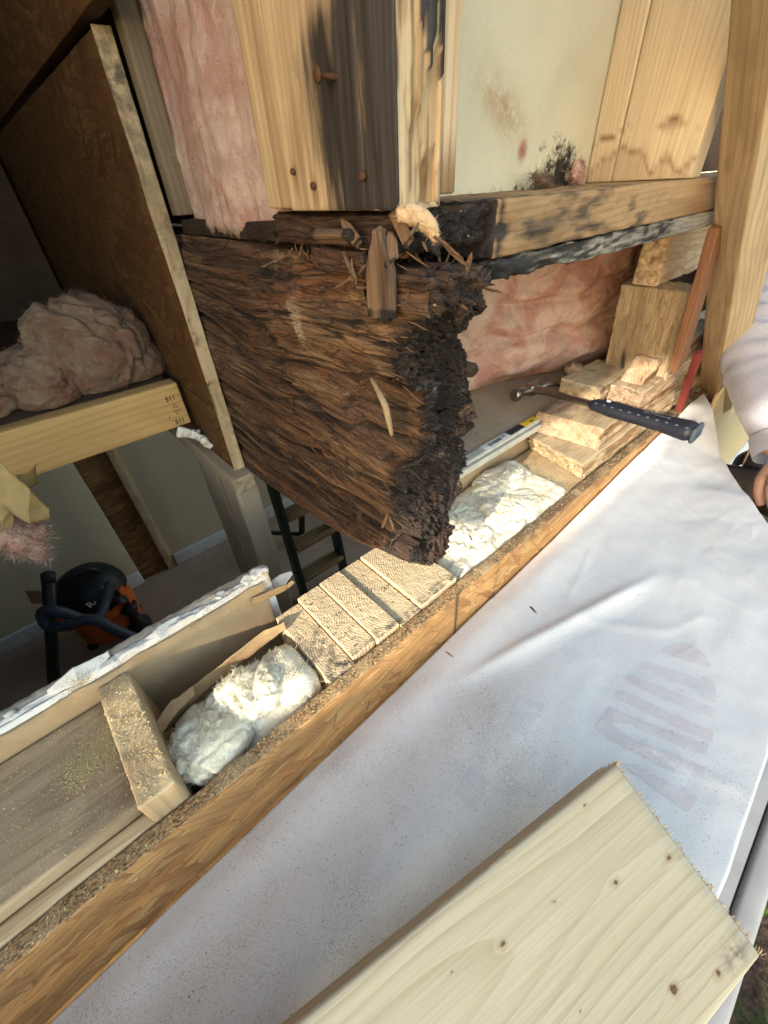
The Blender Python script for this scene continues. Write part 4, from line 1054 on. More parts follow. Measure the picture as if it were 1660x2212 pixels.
me = rbox([ln / 2, wid / 2, .019], (.012, .004, .004), .0025, NB, nbd, {'mould': lambda W, L, n: .9 * np.exp(-((L[:, 0] - ln / 2 + .018) / .011) ** 2 - ((L[:, 1] + wid / 2 - .012) / .007) ** 2)}, 'timber')
nb = root('new_board', cen, 'clean new spruce board with small knots lying on the house wrap', 'board')
link('timber', me, M_NEWB, nb, NB)
fz = []
rr_ = random.Random(8)
for i in range(130):
    t = rr_.uniform(-1, 1); q = Vector((ln / 2 - .0005, t * wid / 2, .019 + rr_.uniform(-.004, .0004)))
    fz.append((NB @ q, NB @ (q + Vector((rr_.uniform(.001, .0045), rr_.uniform(-.002, .002), rr_.uniform(-.001, .002)))), rr_.uniform(.0004, .001), .0004, rr_.uniform(0, 3)))
for i in range(40):
    q = Vector((ln / 2 - .0005, wid / 2 - rr_.uniform(0, .004), .019 - rr_.uniform(0, .034)))
    fz.append((NB @ q, NB @ (q + Vector((rr_.uniform(.002, .008), rr_.uniform(-.001, .003), rr_.uniform(-.001, .004)))), rr_.uniform(.0003, .0007), .0004, rr_.uniform(0, 3)))
for i in range(60):
    q = Vector((ln / 2 - abs(rr_.gauss(0, .3)), wid / 2 - .0006, .0186 - rr_.uniform(0, .006)))
    fz.append((NB @ q, NB @ (q + Vector((rr_.uniform(-.015, .015), rr_.uniform(.0, .0012), rr_.uniform(-.001, .0008)))), .0006, .0004, rr_.uniform(0, 3)))
sticks('saw_fuzz', fz, M_PINE, nb)

# ================================================================ the rotten beam
bx0 = .241
rbm = root('rotten_beam', (.28, .25, .23), 'large rotten brown beam end crumbling black at its broken face', 'beam')
def pl(pts, x=bx0): return [tuple(PX(u, v, x)[1:]) for u, v in pts]
# outline of the broken end seen from the left face: depth of the end at each height
EZ = [.03, .08, .116, .168, .205, .222, .250, .284, .312, .322, .332, .385, .400, .417, .427]
EY = [.060, .040, .031, .029, .026, .016, .004, -.007, -.006, .004, .022, .019, .009, -.010, -.018]
def yend(z): return np.interp(z, EZ, EY)
def zbot(y): return np.interp(y, [-.03, .0, .031, .06, .114, .21, .42, .60], [.135, .125, .114, .097, .068, .052, .033, .030])
def ztop(y): return np.interp(y, [-.03, .02, .08, .16, .26, .47], [.398, .404, .412, .421, .426, .428])
ny, nz = 470, 330
tz = np.linspace(0, 1, nz)
sy = np.linspace(0, 1, ny) ** 1.25
SY, TZ = np.meshgrid(sy, tz, indexing='ij')
Z0 = .03 + TZ * .40
Yf = yend(Z0) + .004 * fbm(P3(Z0 * 0, Z0 * 60, Z0 * 0 + 3), 3, 201) + .0018 * fbm(P3(Z0 * 0, Z0 * 260, Z0 * 0 + 3), 2, 202)
YY = Yf + (.50 - Yf) * SY
zb, zt = zbot(YY), ztop(YY)
ZZ = zb + (zt - zb) * TZ
def grain(Y, Z):
    """height along the fibres of the beam, curving round an old knot"""
    return Z + .016 * fbm(P3(Y * 0, Y * 3.5, Z * 5), 2, 205) + .018 * np.exp(-((Y - .30) / .13) ** 2 - ((Z - .33) / .07) ** 2)
GZ = grain(YY, ZZ)
w = sst(.30, .03, YY)
H = .0012 * fbm(P3(YY * 0, YY * 9, GZ * 130), 3, 210) * (.6 + w) + .0008 * fbm(P3(YY * 0, YY * 20, GZ * 380), 2, 211) * (.5 + w)
# slabs split along the fibres, their ends broken off square: each cell sits at its own depth
wp = .35 * fbm(P3(YY * 0 + 6, YY * 6, GZ * 90), 3, 215)
c1, c2, cA = worley(P3(YY * 0 + .5, YY * 3.2 + wp, GZ * 31), 214)
H += (cA - .62) * .010 * sst(.30, .05, YY) + (cA - .5) * .0010
d1_, d2_, cB = worley(P3(YY * 0 + .5, YY * 4.6 + wp * 1.5, GZ * 95 + .2 * wp), 216)
H += (cB - .5) * .0040 * sst(.36, .06, YY) + (cB - .5) * .0005
e1_, e2_, cC = worley(P3(YY * 0 + .5, YY * 7, GZ * 230), 219)
H += (cC - .5) * .0022 * (.12 + w)
crackA = sst(.10, .01, c2 - c1); crackB = sst(.12, .01, d2_ - d1_)
H -= crackA * (.0016 + .0050 * w) + crackB * (.0010 + .0030 * w)
rid3 = 1 - np.abs(fbm(P3(YY * 0 + 12, YY * 2.4, GZ * 20), 3, 218)) * 10
H -= np.clip(rid3 - .2, 0, 1) * .010
# the parts one can name: the proud middle slab, the hollow below it, the torn top
jy = .010 * fbm(P3(YY * 0 + 5, YY * 12, GZ * 150), 2, 216); jz = .006 * fbm(P3(YY * 30, ZZ * 0, ZZ * 10), 2, 217)
def reg(pts, soft=.004):
    return poly_in(YY + jy, ZZ + jz, pl(pts)).astype(float)
A_ = reg([(590, 640), (700, 650), (800, 690), (868, 700), (866, 822), (760, 800), (640, 775), (580, 730)])
B_ = reg([(745, 850), (800, 800), (868, 826), (905, 880), (918, 960), (900, 1000), (835, 985), (770, 935)])
C_ = reg([(640, 790), (740, 830), (760, 870), (900, 1010), (885, 1060), (875, 1130), (760, 1050), (640, 900)])
D_ = reg([(725, 500), (860, 480), (960, 500), (965, 575), (880, 640), (850, 680), (770, 660), (740, 560)])
E_ = reg([(700, 525), (800, 560), (800, 680), (760, 660), (720, 600)])
H += .007 * A_ - .015 * B_ * sst(.20, .09, YY) - .004 * B_ + .005 * C_ - .010 * D_ - .006 * E_
H += .002 * np.sin(ZZ * 55)
edge = sst(0, .04, TZ) * sst(1, .965, TZ)
XX = bx0 - H * (.35 + .65 * edge) + (1 - sst(0, .045, TZ)) * .008 + (1 - sst(1, .94, TZ)) * .010
nx = 96
kx = np.linspace(0, 1, nx)
# end face
xr_z = np.interp(Z0[0], [.09, .113, .16, .21, .25, .30, .335, .37, .39, .43], [.318, .338, .342, .334, .338, .336, .328, .318, .303, .305]) + .004 * fbm(P3(Z0[0] * 0, Z0[0] * 0, Z0[0] * 70), 3, 220)
KX, TE = np.meshgrid(kx, tz, indexing='ij')
XL = XX[0][None, :]; XE = XL + (xr_z[None, :] - XL) * KX
ZE = np.broadcast_to(ZZ[0][None, :], XE.shape).copy()
f1, f2, cid = worley(P3(XE * 85 + .5 * fbm(P3(XE * 90, ZE * 0, ZE * 50), 2, 221), XE * 0, ZE * 52 + .4 * fbm(P3(XE * 60, ZE * 0, ZE * 90), 2, 222)), 223)
blk = (cid - .5) * .0055 - sst(.14, .0, f2 - f1) * .0065
g1, g2, gid = worley(P3(XE * 300, XE * 0, ZE * 190), 224)
blk += (gid - .5) * .0026 - sst(.14, 0, g2 - g1) * .0024 + .0020 * fbm(P3(XE * 480, XE * 0, ZE * 480), 3, 225)
blk += .0045 * fbm(P3(XE * 26, XE * 0, ZE * 14), 3, 226)
wl_ = sst(0, .10, KX)
YE = Yf[0][None, :] * (1 - sst(0, .35, KX)) + .024 * sst(0, .35, KX) + wl_ * blk - .003 * np.sin(KX * 3.1416) + .006 * sst(.90, 1, KX) * (1 + .8 * fbm(P3(XE * 0, XE * 0, ZE * 40), 2, 227))
zfix = .004 * fbm(P3(XE * 120, XE * 0, ZE * 120), 3, 228) * wl_
ZE = ZE + zfix + (-.010 * np.sin(KX * 3.1416) * sst(.08, 0, TE) - .016 * np.abs(fbm(P3(XE * 130, XE * 0, XE * 0), 3, 229)) * sst(.04, 0, TE) + .010 * fbm(P3(XE * 90, XE * 0, XE * 0 + 5), 3, 230) * sst(.95, 1, TE)) * wl_
# right face, top and bottom, all sharing their edges
nr = 120
KR, TR = np.meshgrid(np.linspace(0, 1, nr), tz, indexing='ij')
YR = YE[-1][None, :] + (.50 - YE[-1][None, :]) * KR ** 1.4
zbR, ztR = zbot(YR), ztop(YR)
ZR = np.where(KR < 1e-6, ZE[-1][None, :], ZE[-1][None, :] * (1 - sst(0, .12, KR)) + (zbR + (ztR - zbR) * TR) * sst(0, .12, KR))
XR = xr_z[None, :] + sst(0, .1, KR) * (.004 * fbm(P3(YR * 12, YR * 0, ZR * 110), 3, 231) + .006 * fbm(P3(YR * 20, YR * 0, ZR * 20), 3, 232))
def rows_to_mesh(name, X, Y, Z, attrs, flip=False):
    P = np.stack([X, Y, Z], -1).reshape(-1, 3); n, m = X.shape; idx = np.arange(n * m).reshape(n, m)
    q = [idx[:-1, :-1].ravel(), idx[1:, :-1].ravel(), idx[1:, 1:].ravel(), idx[:-1, 1:].ravel()]
    return P, np.stack(q[::-1] if flip else q, -1), attrs
M_beam = Matrix.Translation((.28, .25, .23)) @ AXM['y'].to_4x4()
# colouring of the left face
n0 = fbm(P3(YY * 0, YY * 14, GZ * 30), 3, 240); n1_ = fbm(P3(YY * 0, YY * 40, ZZ * 40), 3, 241)
tan = .70 * A_ * sst(-.3, .3, n0 + (.14 - YY) * 3) + .75 * C_ * sst(-.1, .35, n0 + (.10 - YY) * 3) + .55 * E_ + .35 * D_ * sst(-.2, .3, n0)
tan = np.maximum(tan, .45 * sst(.30, .50, YY + .05 * n0) * sst(-.25, .25, n0) * sst(.42, .30, np.abs(ZZ - .30) + .2))
tan = np.maximum(tan, .5 * sst(.28, .42, YY) * sst(-.1, .35, n0))
tan = np.clip(tan + .5 * sst(.0, .4, fbm(P3(YY * 0 + 3, YY * 5, GZ * 95), 3, 247)) + .45 * sst(.62, .95, cB) * sst(.42, .1, YY) + .35 * sst(.7, .95, cA) * w, 0, 1)
orange = .9 * reg([(625, 570), (670, 540), (745, 560), (735, 625), (660, 650), (630, 610)]) * sst(-.4, .2, n1_)
orange = np.maximum(orange, .6 * sst(.2, .5, fbm(P3(YY * 0, YY * 12, ZZ * 20), 3, 242)) * sst(.34, .15, YY) + .5 * sst(.12, .42, fbm(P3(YY * 0 + 9, YY * 4, GZ * 60), 3, 248)))
black = .75 * crackA * sst(-.2, .2, n0 + .2) + .45 * crackB + .8 * np.clip(rid3, 0, 1) + .9 * B_ * sst(-.2, .3, n0) + .75 * reg([(850, 560), (960, 500), (970, 575), (900, 640), (868, 640)]) + .8 * sst(.018, .002, YY - Yf) + .6 * sst(.2, .5, n0) * sst(.2, .05, YY)
grey = sum(.75 * np.exp(-((YY - c[0]) / .016) ** 2 - ((ZZ - c[1]) / .018) ** 2) for c in pl([(600, 590), (620, 650), (650, 690), (655, 720), (790, 1140), (800, 1170)])) * sst(.05, .4, n1_)
bl = {'tan': tan, 'orange': orange, 'black': np.clip(black, 0, 1), 'grey': grey}
PL, FL, _ = rows_to_mesh('l', XX, YY, ZZ, None)
be = {'tan': .85 * sst(.30, .45, fbm(P3(XE * 60, XE * 0, ZE * 22), 2, 243)) * sst(.5, .8, KX) * sst(.14, .18, ZE) * sst(.30, .26, ZE), 'orange': 0 * XE, 'black': np.clip(.95 - .30 * sst(.1, .5, fbm(P3(XE * 45, XE * 0, ZE * 30), 3, 244)) * sst(.30, .1, ZE), 0, 1), 'grey': .35 * sst(.3, .55, fbm(P3(XE * 70, XE * 0, ZE * 70), 3, 245))}
PE, FE, _ = rows_to_mesh('e', XE, YE, ZE, None, True)
PR, FR, _ = rows_to_mesh('r', XR, YR, ZR, None, True)
br = {'tan': 0 * XR, 'orange': 0 * XR, 'black': .7 + 0 * XR, 'grey': 0 * XR}
# bottom and top strips between left and right faces
def strip(col, flip, n=26):
    yl = YY[:, col]; X0, Z0_ = XX[:, col], ZZ[:, col]
    ksy = np.interp(yl, YR[:, col], np.arange(nr)); xr_ = np.interp(yl, YR[:, col], XR[:, col]); zr_ = np.interp(yl, YR[:, col], ZR[:, col])
    K = np.linspace(0, 1, n)[None, :]
    X = X0[:, None] + (xr_ - X0)[:, None] * K; Y = np.repeat(yl[:, None], n, 1); Z = Z0_[:, None] + (zr_ - Z0_)[:, None] * K
    # the first row follows the ragged end face
    kk = np.interp(X[0], XE[:, col], np.arange(nx)); e = sst(.16, 0, sy)[:, None]
    ye, ze = np.interp(X[0], XE[:, col], YE[:, col]), np.interp(X[0], XE[:, col], ZE[:, col])
    Y = Y + (ye - Y[0])[None, :] * e; Z = Z + (ze - Z[0])[None, :] * e
    b = np.sin(K * math.pi) * (1 - e * .999) * sst(0, .02, sy)[:, None]
    s = -1 if flip else 1
    Z = Z + s * b * (.006 * fbm(P3(X * 90, Y * 14, X * 0), 3, 250 + col) + .004 * fbm(P3(X * 40, Y * 40, X * 0), 3, 260 + col) * 2 * sst(.35, .1, Y))
    P, F, _ = rows_to_mesh('s', X, Y, Z, None, flip)
    dk = .55 * sst(.25, .05, Y)
    return P, F, {'tan': .5 * sst(.1, .4, fbm(P3(X * 60, Y * 10, X * 0), 3, 270)), 'orange': 0 * X, 'black': np.clip(dk + .3, 0, 1), 'grey': .5 * sst(.2, .5, fbm(P3(X * 80, Y * 80, X * 0), 3, 271)) * (0 if flip else 1)}
PB, FB, bb = strip(0, True); PT, FT, bt = strip(nz - 1, False)
V, F, A = [], [], {k: [] for k in bl}
o = 0
for P, Fq, at in ((PL, FL, bl), (PE, FE, be), (PR, FR, br), (PB, FB, bb), (PT, FT, bt)):
    V.append(P); F.append(Fq + o); o += len(P)
    for k in A: A[k].append(np.asarray(at[k]).ravel())
me = mesh_np('timber', np.concatenate(V), np.concatenate(F), True, {k: np.concatenate(v) for k, v in A.items()}, M_beam)
beam_o = link('timber', me, M_ROT, rbm, M_beam)
board('timber', .241, .330, .499, 1.2, .030, .428, 'y', M_ROT, rbm, r=.004, steps=(.05, .02, .02))

# chunk of the second ply that still sticks out below the plate
def rough_chunk(name, x0, x1, y0, y1, z0, z1, ax, amp, sd, black=.6, tan_=.4, st=.0025, parent=rbm, mat=None, rot=None):
    M, h = frame(x0, x1, y0, y1, z0, z1, ax)
    if rot is not None: M = M @ rot
    def dd(W, L, n):
        e = np.abs(NL[0][:, 0])
        d = amp * fbm(L * np.array([10, 140, 140]), 3, sd) + amp * .5 * fbm(L * np.array([30, 420, 420]), 2, sd + 1)
        f1, f2, cid = worley(L * np.array([40, 160, 160]), sd + 2)
        return d + e * ((cid - .5) * amp * 3.5 + 1.8 * amp * fbm(L * np.array([0, 200, 200]), 3, sd + 4))
    me = rbox(h, (st * 1.6, st, st), min(.003, min(h) * .4), M, dd, {'black': lambda W, L, n: np.clip(black * (.5 + .9 * np.abs(NL[0][:, 0])) + .3 * fbm(W * 60, 2, sd), 0, 1), 'tan': lambda W, L, n: tan_ * sst(0, .4, fbm(L * np.array([9, 70, 70]), 3, sd + 6))}, name)
    return link(name, me, mat or M_ROT, parent, M)
rough_chunk('broken_ply', .300, .336, .016, .30, .372, .410, 'y', .0045, 301, .5, .5)
rough_chunk('broken_ply', .300, .338, .036, .30, .387, .4085, 'y', .004, 307, .35, .6)
# lumps and fingers on the broken end
for k, (u, v, y, sx, sz, ly_, tn) in enumerate(((985, 690, .03, .012, .010, .03, .2), (1008, 797, .02, .010, .006, .022, .35), (995, 880, .02, .012, .004, .030, .9), (992, 900, .022, .012, .004, .028, .8), (990, 922, .022, .011, .004, .026, .7), (985, 850, .024, .014, .010, .022, .1),
        (940, 620, .004, .016, .014, .02, .1), (890, 1190, .018, .010, .010, .02, .1), (960, 1150, .020, .010, .008, .02, .2))):
    p = PY(u, v, y)
    rough_chunk('rot_lump', p[0] - sx, p[0] + sx, y - ly_ * .3, y + ly_, p[2] - sz, p[2] + sz, 'y', .0028, 320 + 7 * k, .85 - tn * .7, tn, .0022)
# splintered plank left standing against the face, and the thin broken stick
def on_face(u, v, off=.0): return Vector(PX(u, v, bx0 - off))
a_, b_ = on_face(820, 500, .010), on_face(826, 684, .014)
def pointed(L):
    L = L.copy(); t = sst(.0, 1.0, -L[:, 0] / np.abs(L[:, 0]).max()); L[:, 1] *= 1 - .72 * t ** 1.5; return L
def fplank(name, A, B, w, t, mat, sd, pt=True):
    M, h = beam_between(A, B, (0, 1, 0), w, t)
    me = rbox(h, (.003, .002, .002), min(h) * .35, M, lambda W, L, n: .0016 * fbm(L * np.array([12, 260, 260]), 3, sd) + np.abs(NL[0][:, 0]) * .004 * fbm(L * np.array([0, 260, 100]), 2, sd), {'black': lambda W, L, n: .45 * sst(.0, .5, fbm(L * np.array([10, 120, 120]), 3, sd)) + .5 * (L[:, 0] > h[0] * .82)}, name, warp=pointed if pt else None)
    return link(name, me, mat, rbm, M)
fplank('splinter', a_, b_, .028, .006, M_ROTL, 341)
fplank('splinter', on_face(806, 535, .009), on_face(806, 650, .010), .010, .005, M_SPLT, 343)
fplank('splinter', on_face(845, 500, .004), on_face(848, 565, .012), .010, .003, M_ROTL, 344)
fplank('splinter', on_face(690, 510, .006), on_face(760, 512, .007), .012, .006, M_ROTL, 345, False)
fplank('splinter', on_face(740, 475, -.004), on_face(775, 525, .006), .008, .005, M_SLIV, 346)
fplank('splinter', on_face(850, 455, -.006), on_face(884, 525, .004), .009, .005, M_SLIV, 347, False)
rough_chunk('broken_ply', .250, .350, .030, .215, .4275, .4515, 'y', .004, 351, .85, .1, .003)  # rotten remnant added as black filler for the dark gap under the post
rough_chunk('broken_ply', .236, .300, -.014, .060, .392, .416, 'y', .0045, 357, .45, .35)
rough_chunk('broken_ply', .238, .268, .060, .130, .412, .428, 'y', .004, 363, .4, .5)
sk = [on_face(802, 816, .006), on_face(820, 850, .016), on_face(833, 878, .018), on_face(840, 908, .016), on_face(847, 940, .012)]
tube('broken_stick', sk, [.0016, .0026, .0031, .0028, .0018], M_SPLT, rbm, 8, sub=4)
# crumbs and slivers: too many to count
rs = random.Random(21)
it = []
for i in range(120):      # hanging fibres and slivers over the left face
    u = rs.uniform(560, 890); v = rs.uniform(520, 1190)
    if v > 1000 + (u - 525) * .5: continue
    p = on_face(u, v, rs.uniform(.002, .009)); L_ = rs.uniform(.006, .026)
    d = Vector((rs.uniform(-.25, .05), -1, rs.uniform(-.35, .25))).normalized()
    it.append((p, p + d * L_, rs.uniform(.0005, .0014), rs.uniform(.0005, .001), rs.uniform(0, 3)))
sticks('sliver', it, M_SLIV, rbm)
it = []
for i in range(150):      # torn top, a nest of splinters under the post
    y = rs.uniform(-.01, .20); x = rs.uniform(.236, .335); z = float(ztop(y)) - .004
    d = Vector((rs.uniform(-.8, .5), rs.uniform(-1, .5), rs.uniform(-.2, .7))).normalized(); L_ = rs.uniform(.010, .034)
    it.append((Vector((x, y, z)), Vector((x, y, z)) + d * L_ * .8, rs.uniform(.0008, .0035), rs.uniform(.0007, .0016), rs.uniform(0, 3)))
sticks('torn_fibre', it, M_SLIV, rbm)
it = []
for i in range(70):
    u = rs.uniform(745, 970); v = 1120 + .38 * (u - 745) if u < 890 else 1205 - .75 * (u - 890)
    p = Vector(PX(u, v - 4, .25 + rs.uniform(0, .05) * (u > 860)))
    d = Vector((rs.uniform(-.7, .3), rs.uniform(-.8, .3), -rs.uniform(.1, .8))).normalized()
    it.append((p, p + d * rs.uniform(.006, .022), rs.uniform(.0008, .003), rs.uniform(.0006, .0016), rs.uniform(0, 3)))
sticks('torn_fibre', it, M_ROT, rbm)
it = []
for u, v, u2, v2, w_ in ((838, 1110, 852, 1145, .005), (826, 1140, 838, 1110, .004), (812, 1075, 835, 1090, .003), (742, 545, 765, 600, .003), (758, 560, 770, 620, .0028), (775, 590, 800, 560, .0025), (905, 480, 885, 510, .002), (912, 520, 925, 545, .002), (940, 510, 1000, 560, .003), (955, 520, 1010, 575, .0025), (1010, 585, 1020, 545, .003)):
    it.append((on_face(u, v, .008), on_face(u2, v2, .013), w_, .0018, rs.uniform(0, 3)))
sticks('torn_fibre', it, M_ROTL, rbm)

# ================================================================ insulation
def batt(name, M, h, mat, parent, amp, sd, steps=(.006, .006, .006), r=.02, folds=None, attr=None, warp=None, nf=2500, fl=.03, fw=.00022, bias=None, fmat=None, flat=.4, crease=.0015):
    def dd(W, L, n):
        d = amp * fbm(W * 26, 3, sd) + .0012 * fbm(W * 85, 3, sd + 1) + .0012 * fbm(W * np.array([190, 150, 190]), 3, sd + 2)
        d = d - crease * np.clip(1 - np.abs(fbm(W * 38, 3, sd + 6)) * 5, 0, 1)
        if folds is not None: d = d + folds(W, L, n)
        return d
    me = rbox(h, steps, r, M, dd, attr, name, warp=warp)
    o = link(name, me, mat, parent, M)
    if nf:
        V, N = vnorm(me, M)
        fibres('loose_fibre', V, N, nf, fl, fw, fmat or mat, parent, flat, sd, bias)
    return o
# batt in the bay between post and grey stud
ib = root('pink_batt', (.27, .31, .455), 'tall pink insulation batt hanging in the bay left of the stained post', 'insulation')
def hemfold(W, L, n):
    s = sst(-.2, -.8, n[:, 0])
    return s * (.014 * np.sin(np.clip((W[:, 1] - .2085) / .2035, 0, 1) * 3.1416) - .010 + .008 * fbm(W * np.array([1, 14, 5]), 2, 405)) + s * (.006 * fbm(P3(W[:, 0] * 0, W[:, 1] * 34, W[:, 2] * 5), 3, 401) - .004 * np.clip(1 - np.abs(fbm(P3(W[:, 0] * 0, W[:, 1] * 40 + W[:, 2] * 6, W[:, 2] * 6), 2, 402)) * 5, 0, 1))
M_, h_ = frame(.250, .330, .2085, .450, .428, 1.3, 'z')
def taper_b(L):
    L = L.copy(); t = sst(.05, -.44, L[:, 0]); L[:, 2] = np.where(L[:, 2] > 0, L[:, 2] * (1 - .10 * sst(.0, -.435, L[:, 0])), L[:, 2]); return L
batt('wool', M_, h_, M_PINKM, ib, .0035, 403, (.006, .005, .004), .014, hemfold, nf=1600, fl=.014, bias=(0, 0, 1), flat=.15,
     attr={'grime_shade': lambda W, L, n: np.clip(.35 * sst(.1, .5, fbm(W * np.array([20, 30, 8]), 3, 404)) + .5 * sst(.447, .430, W[:, 2]), 0, 1)})
# batt in the bay under the plate
pbr = root('pink_batt.001', (.95, .38, .2), 'crumpled pink insulation batt below the brown plate behind the hammer', 'insulation')
Mr = Matrix.Translation((.93, .395, .235)) @ Matrix.Rotation(math.radians(-17), 4, 'Z')
def crump(W, L, n):
    s = sst(.3, .9, -n[:, 1])
    w_ = .05 * fbm(L * np.array([5, 3, 5]), 2, 410)
    f = -np.clip(1 - np.abs(fbm(P3(L[:, 0] * 4, L[:, 1] * 0, L[:, 2] * 14 + w_ * 16), 2, 411)) * 3.2, 0, 1) * .022
    f += .022 * fbm(L * np.array([6, 3, 15]), 2, 412) + .006 * fbm(L * np.array([22, 10, 40]), 2, 413)
    f += .012 * np.exp(-((L[:, 2] + .10 + .02 * np.sin(L[:, 0] * 9)) / .03) ** 2)
    return s * f
batt('wool', Mr, [.50, .075, .185], M_PINK, pbr, .0035, 414, (.006, .02, .005), .035, crump, nf=2000, fl=.012, bias=(1, 0, .2), flat=.12, crease=.001)
# slumped pile on the loft joist
pp = root('pink_pile', (.07, .74, .19), 'slumped dim pink insulation heaped on the yellow joist', 'insulation')
def blob(name, c, s, mat, parent, sd, amp=.02, rot=0.0, nf=2500, res=90, fl=.035, attr=None, flat=.35, freq=9, squash=None):
    u = np.linspace(0, math.pi, res); v = np.linspace(0, 2 * math.pi, res * 2)
    U, Vv = np.meshgrid(u, v, indexing='ij')
    D = np.stack([np.sin(U) * np.cos(Vv), np.sin(U) * np.sin(Vv), np.cos(U)], -1).reshape(-1, 3)
    P = D * np.array(s)
    R = np.array(Matrix.Rotation(rot, 3, 'Y')); P = P @ R.T + np.array(c)
    sw = .06 * np.stack([fbm(P * 8 + k * 9.1, 2, sd + k) for k in range(3)], -1)
    Q = P + sw
    d = amp * fbm(Q * freq, 4, sd + 4) + amp * .55 * fbm(Q * freq * 3, 3, sd + 5) + amp * .22 * fbm(Q * freq * 11, 3, sd + 6)
    rd = 1 - np.abs(fbm(Q * freq * 1.6, 3, sd + 7)) * 3.4
    d -= amp * .9 * np.clip(rd - .3, 0, 1)
    Nn = D / np.array(s); Nn /= np.linalg.norm(Nn, axis=1)[:, None]; Nn = Nn @ R.T
    P = P + Nn * d[:, None]
    if squash is not None: P = squash(P)
    idx = np.arange(res * res * 2).reshape(res, res * 2)
    F = np.stack([idx[:-1, :-1].ravel(), idx[1:, :-1].ravel(), idx[1:, 1:].ravel(), idx[:-1, 1:].ravel()], -1)
    at = {k: f(P, P, Nn) for k, f in (attr or {}).items()}
    Mo = Matrix.Translation(c)
    o = link(name, mesh_np(name, P, F, True, at, Mo), mat, parent, Mo)
    if nf: fibres('loose_fibre', P, Nn, nf, fl, .00025, mat, parent, flat, sd)
    return o
def sit(z): 
    def f(P):
        P = P.copy(); lo = P[:, 2] < z; P[lo, 2] = z + (P[lo, 2] - z) * .08; return P
    return f
sq = sit(.1935)
gr = {'grime_shade': lambda P, L, n: np.clip(.5 * sst(.1, .5, fbm(P * 11, 3, 421)), 0, .6)}
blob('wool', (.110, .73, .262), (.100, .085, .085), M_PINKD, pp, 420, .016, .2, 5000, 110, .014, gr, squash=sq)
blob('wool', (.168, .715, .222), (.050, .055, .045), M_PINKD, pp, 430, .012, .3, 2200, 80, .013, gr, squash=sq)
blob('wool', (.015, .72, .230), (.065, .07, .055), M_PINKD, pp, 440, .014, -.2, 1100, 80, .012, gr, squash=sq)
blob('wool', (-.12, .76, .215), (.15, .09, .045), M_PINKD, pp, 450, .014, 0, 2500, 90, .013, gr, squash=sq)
# tuft and torn yellow paper hanging from the joist at the far left
ht = root('hanging_tuft', (-.09, .46, .1), 'torn yellow paper with a pink insulation tuft hanging below the joist', 'insulation')
p_ = PY(35, 1158, .47)
blob('wool', (p_[0], .47, p_[2]), (.038, .022, .022), M_PINK, ht, 460, .010, .5, 1500, 60, .022, None, .6, 24)
p_ = PY(70, 1185, .465)
blob('wool', (p_[0], .465, p_[2]), (.014, .012, .024), M_PINK, ht, 466, .006, -.3, 700, 40, .018, None, .7, 40)
def paper(name, pts, wds, mat, parent, sd, th=.0006):
    """strip of stiff torn paper through points with half widths given as vectors"""
    P = [Vector(p) for p in pts]; n = 28; m = 9
    V = []
    for i in range(n):
        t = i / (n - 1) * (len(P) - 1); k = min(int(t), len(P) - 2); f = t - k
        f = f * f * (3 - 2 * f)
        c = P[k].lerp(P[k + 1], f); w_ = Vector(wds[k]).lerp(Vector(wds[k + 1]), f)
        for j in range(m):
            s = j / (m - 1) * 2 - 1
            V.append(c + w_ * s)
    V = np.array([tuple(v) for v in V])
    V += .0035 * np.stack([fbm(V * 45 + 3.3 * k, 3, sd + k) for k in range(3)], -1)
    idx = np.arange(n * m).reshape(n, m)
    F = np.stack([idx[:-1, :-1].ravel(), idx[1:, :-1].ravel(), idx[1:, 1:].ravel(), idx[:-1, 1:].ravel()], -1)
    o = link(name, mesh_np(name, V, F, True), mat, parent)
    md = o.modifiers.new('thick', 'SOLIDIFY'); md.thickness = th
    return o
def at(u, v, y): return Vector(PY(u, v, y))
paper('torn_paper', [at(-30, 1010, .47), at(20, 1060, .455), at(62, 1095, .45), at(108, 1112, .46)], [(.02, 0, .035), (.012, .006, .03), (.012, .004, .022), (.004, .002, .006)], M_KRAFT2, ht, 471)
paper('torn_paper', [at(78, 1022, .50), at(55, 1040, .48), at(25, 1052, .465)], [(.006, .002, .012), (.008, .004, .010), (.008, .004, .012)], M_KRAFT2, ht, 474)
paper('torn_paper', [at(5, 1070, .46), at(18, 1110, .455), at(12, 1150, .46)], [(.014, .0, .004), (.012, .004, .004), (.008, .002, .002)], M_KRAFT2, ht, 477)

# torn flaps of face paper and crumbled plaster along the broken drywall
for k, (u, v, w_, m_) in enumerate(((600, 1262, .014, M_GYP), (520, 1290, .011, M_GYP), (420, 1335, .012, M_KRAFT), (350, 1362, .010, M_GYP), (180, 1450, .012, M_GYP))):
    p = at(u, v, .188); paper('torn_paper', [p + Vector((-.035, 0, -.006)), p + Vector((-.005, -.004, .004)), p + Vector((.028, .004, .000))], [(0, .003, .003), (0, w_ * .6, w_ * .35), (0, .002, .002)], m_, dl, 601 + 3 * k, .0012)
for k, (x, s) in enumerate(((.118, .012), (.100, .009), (.06, .006), (-.02, .007), (-.09, .006), (-.17, .006))):
    Mc = Matrix.Translation((x, .190, .055)) @ Matrix.Rotation(.4 * k, 4, 'Z')
    link('crumbled_plaster', rbox([s, s * .7, s * .5], (.002, .002, .002), s * .3, Mc, lambda W, L, n: .004 * fbm(W * 150, 4, 621), None, 'crumbled_plaster'), M_GYP, dl, Mc)

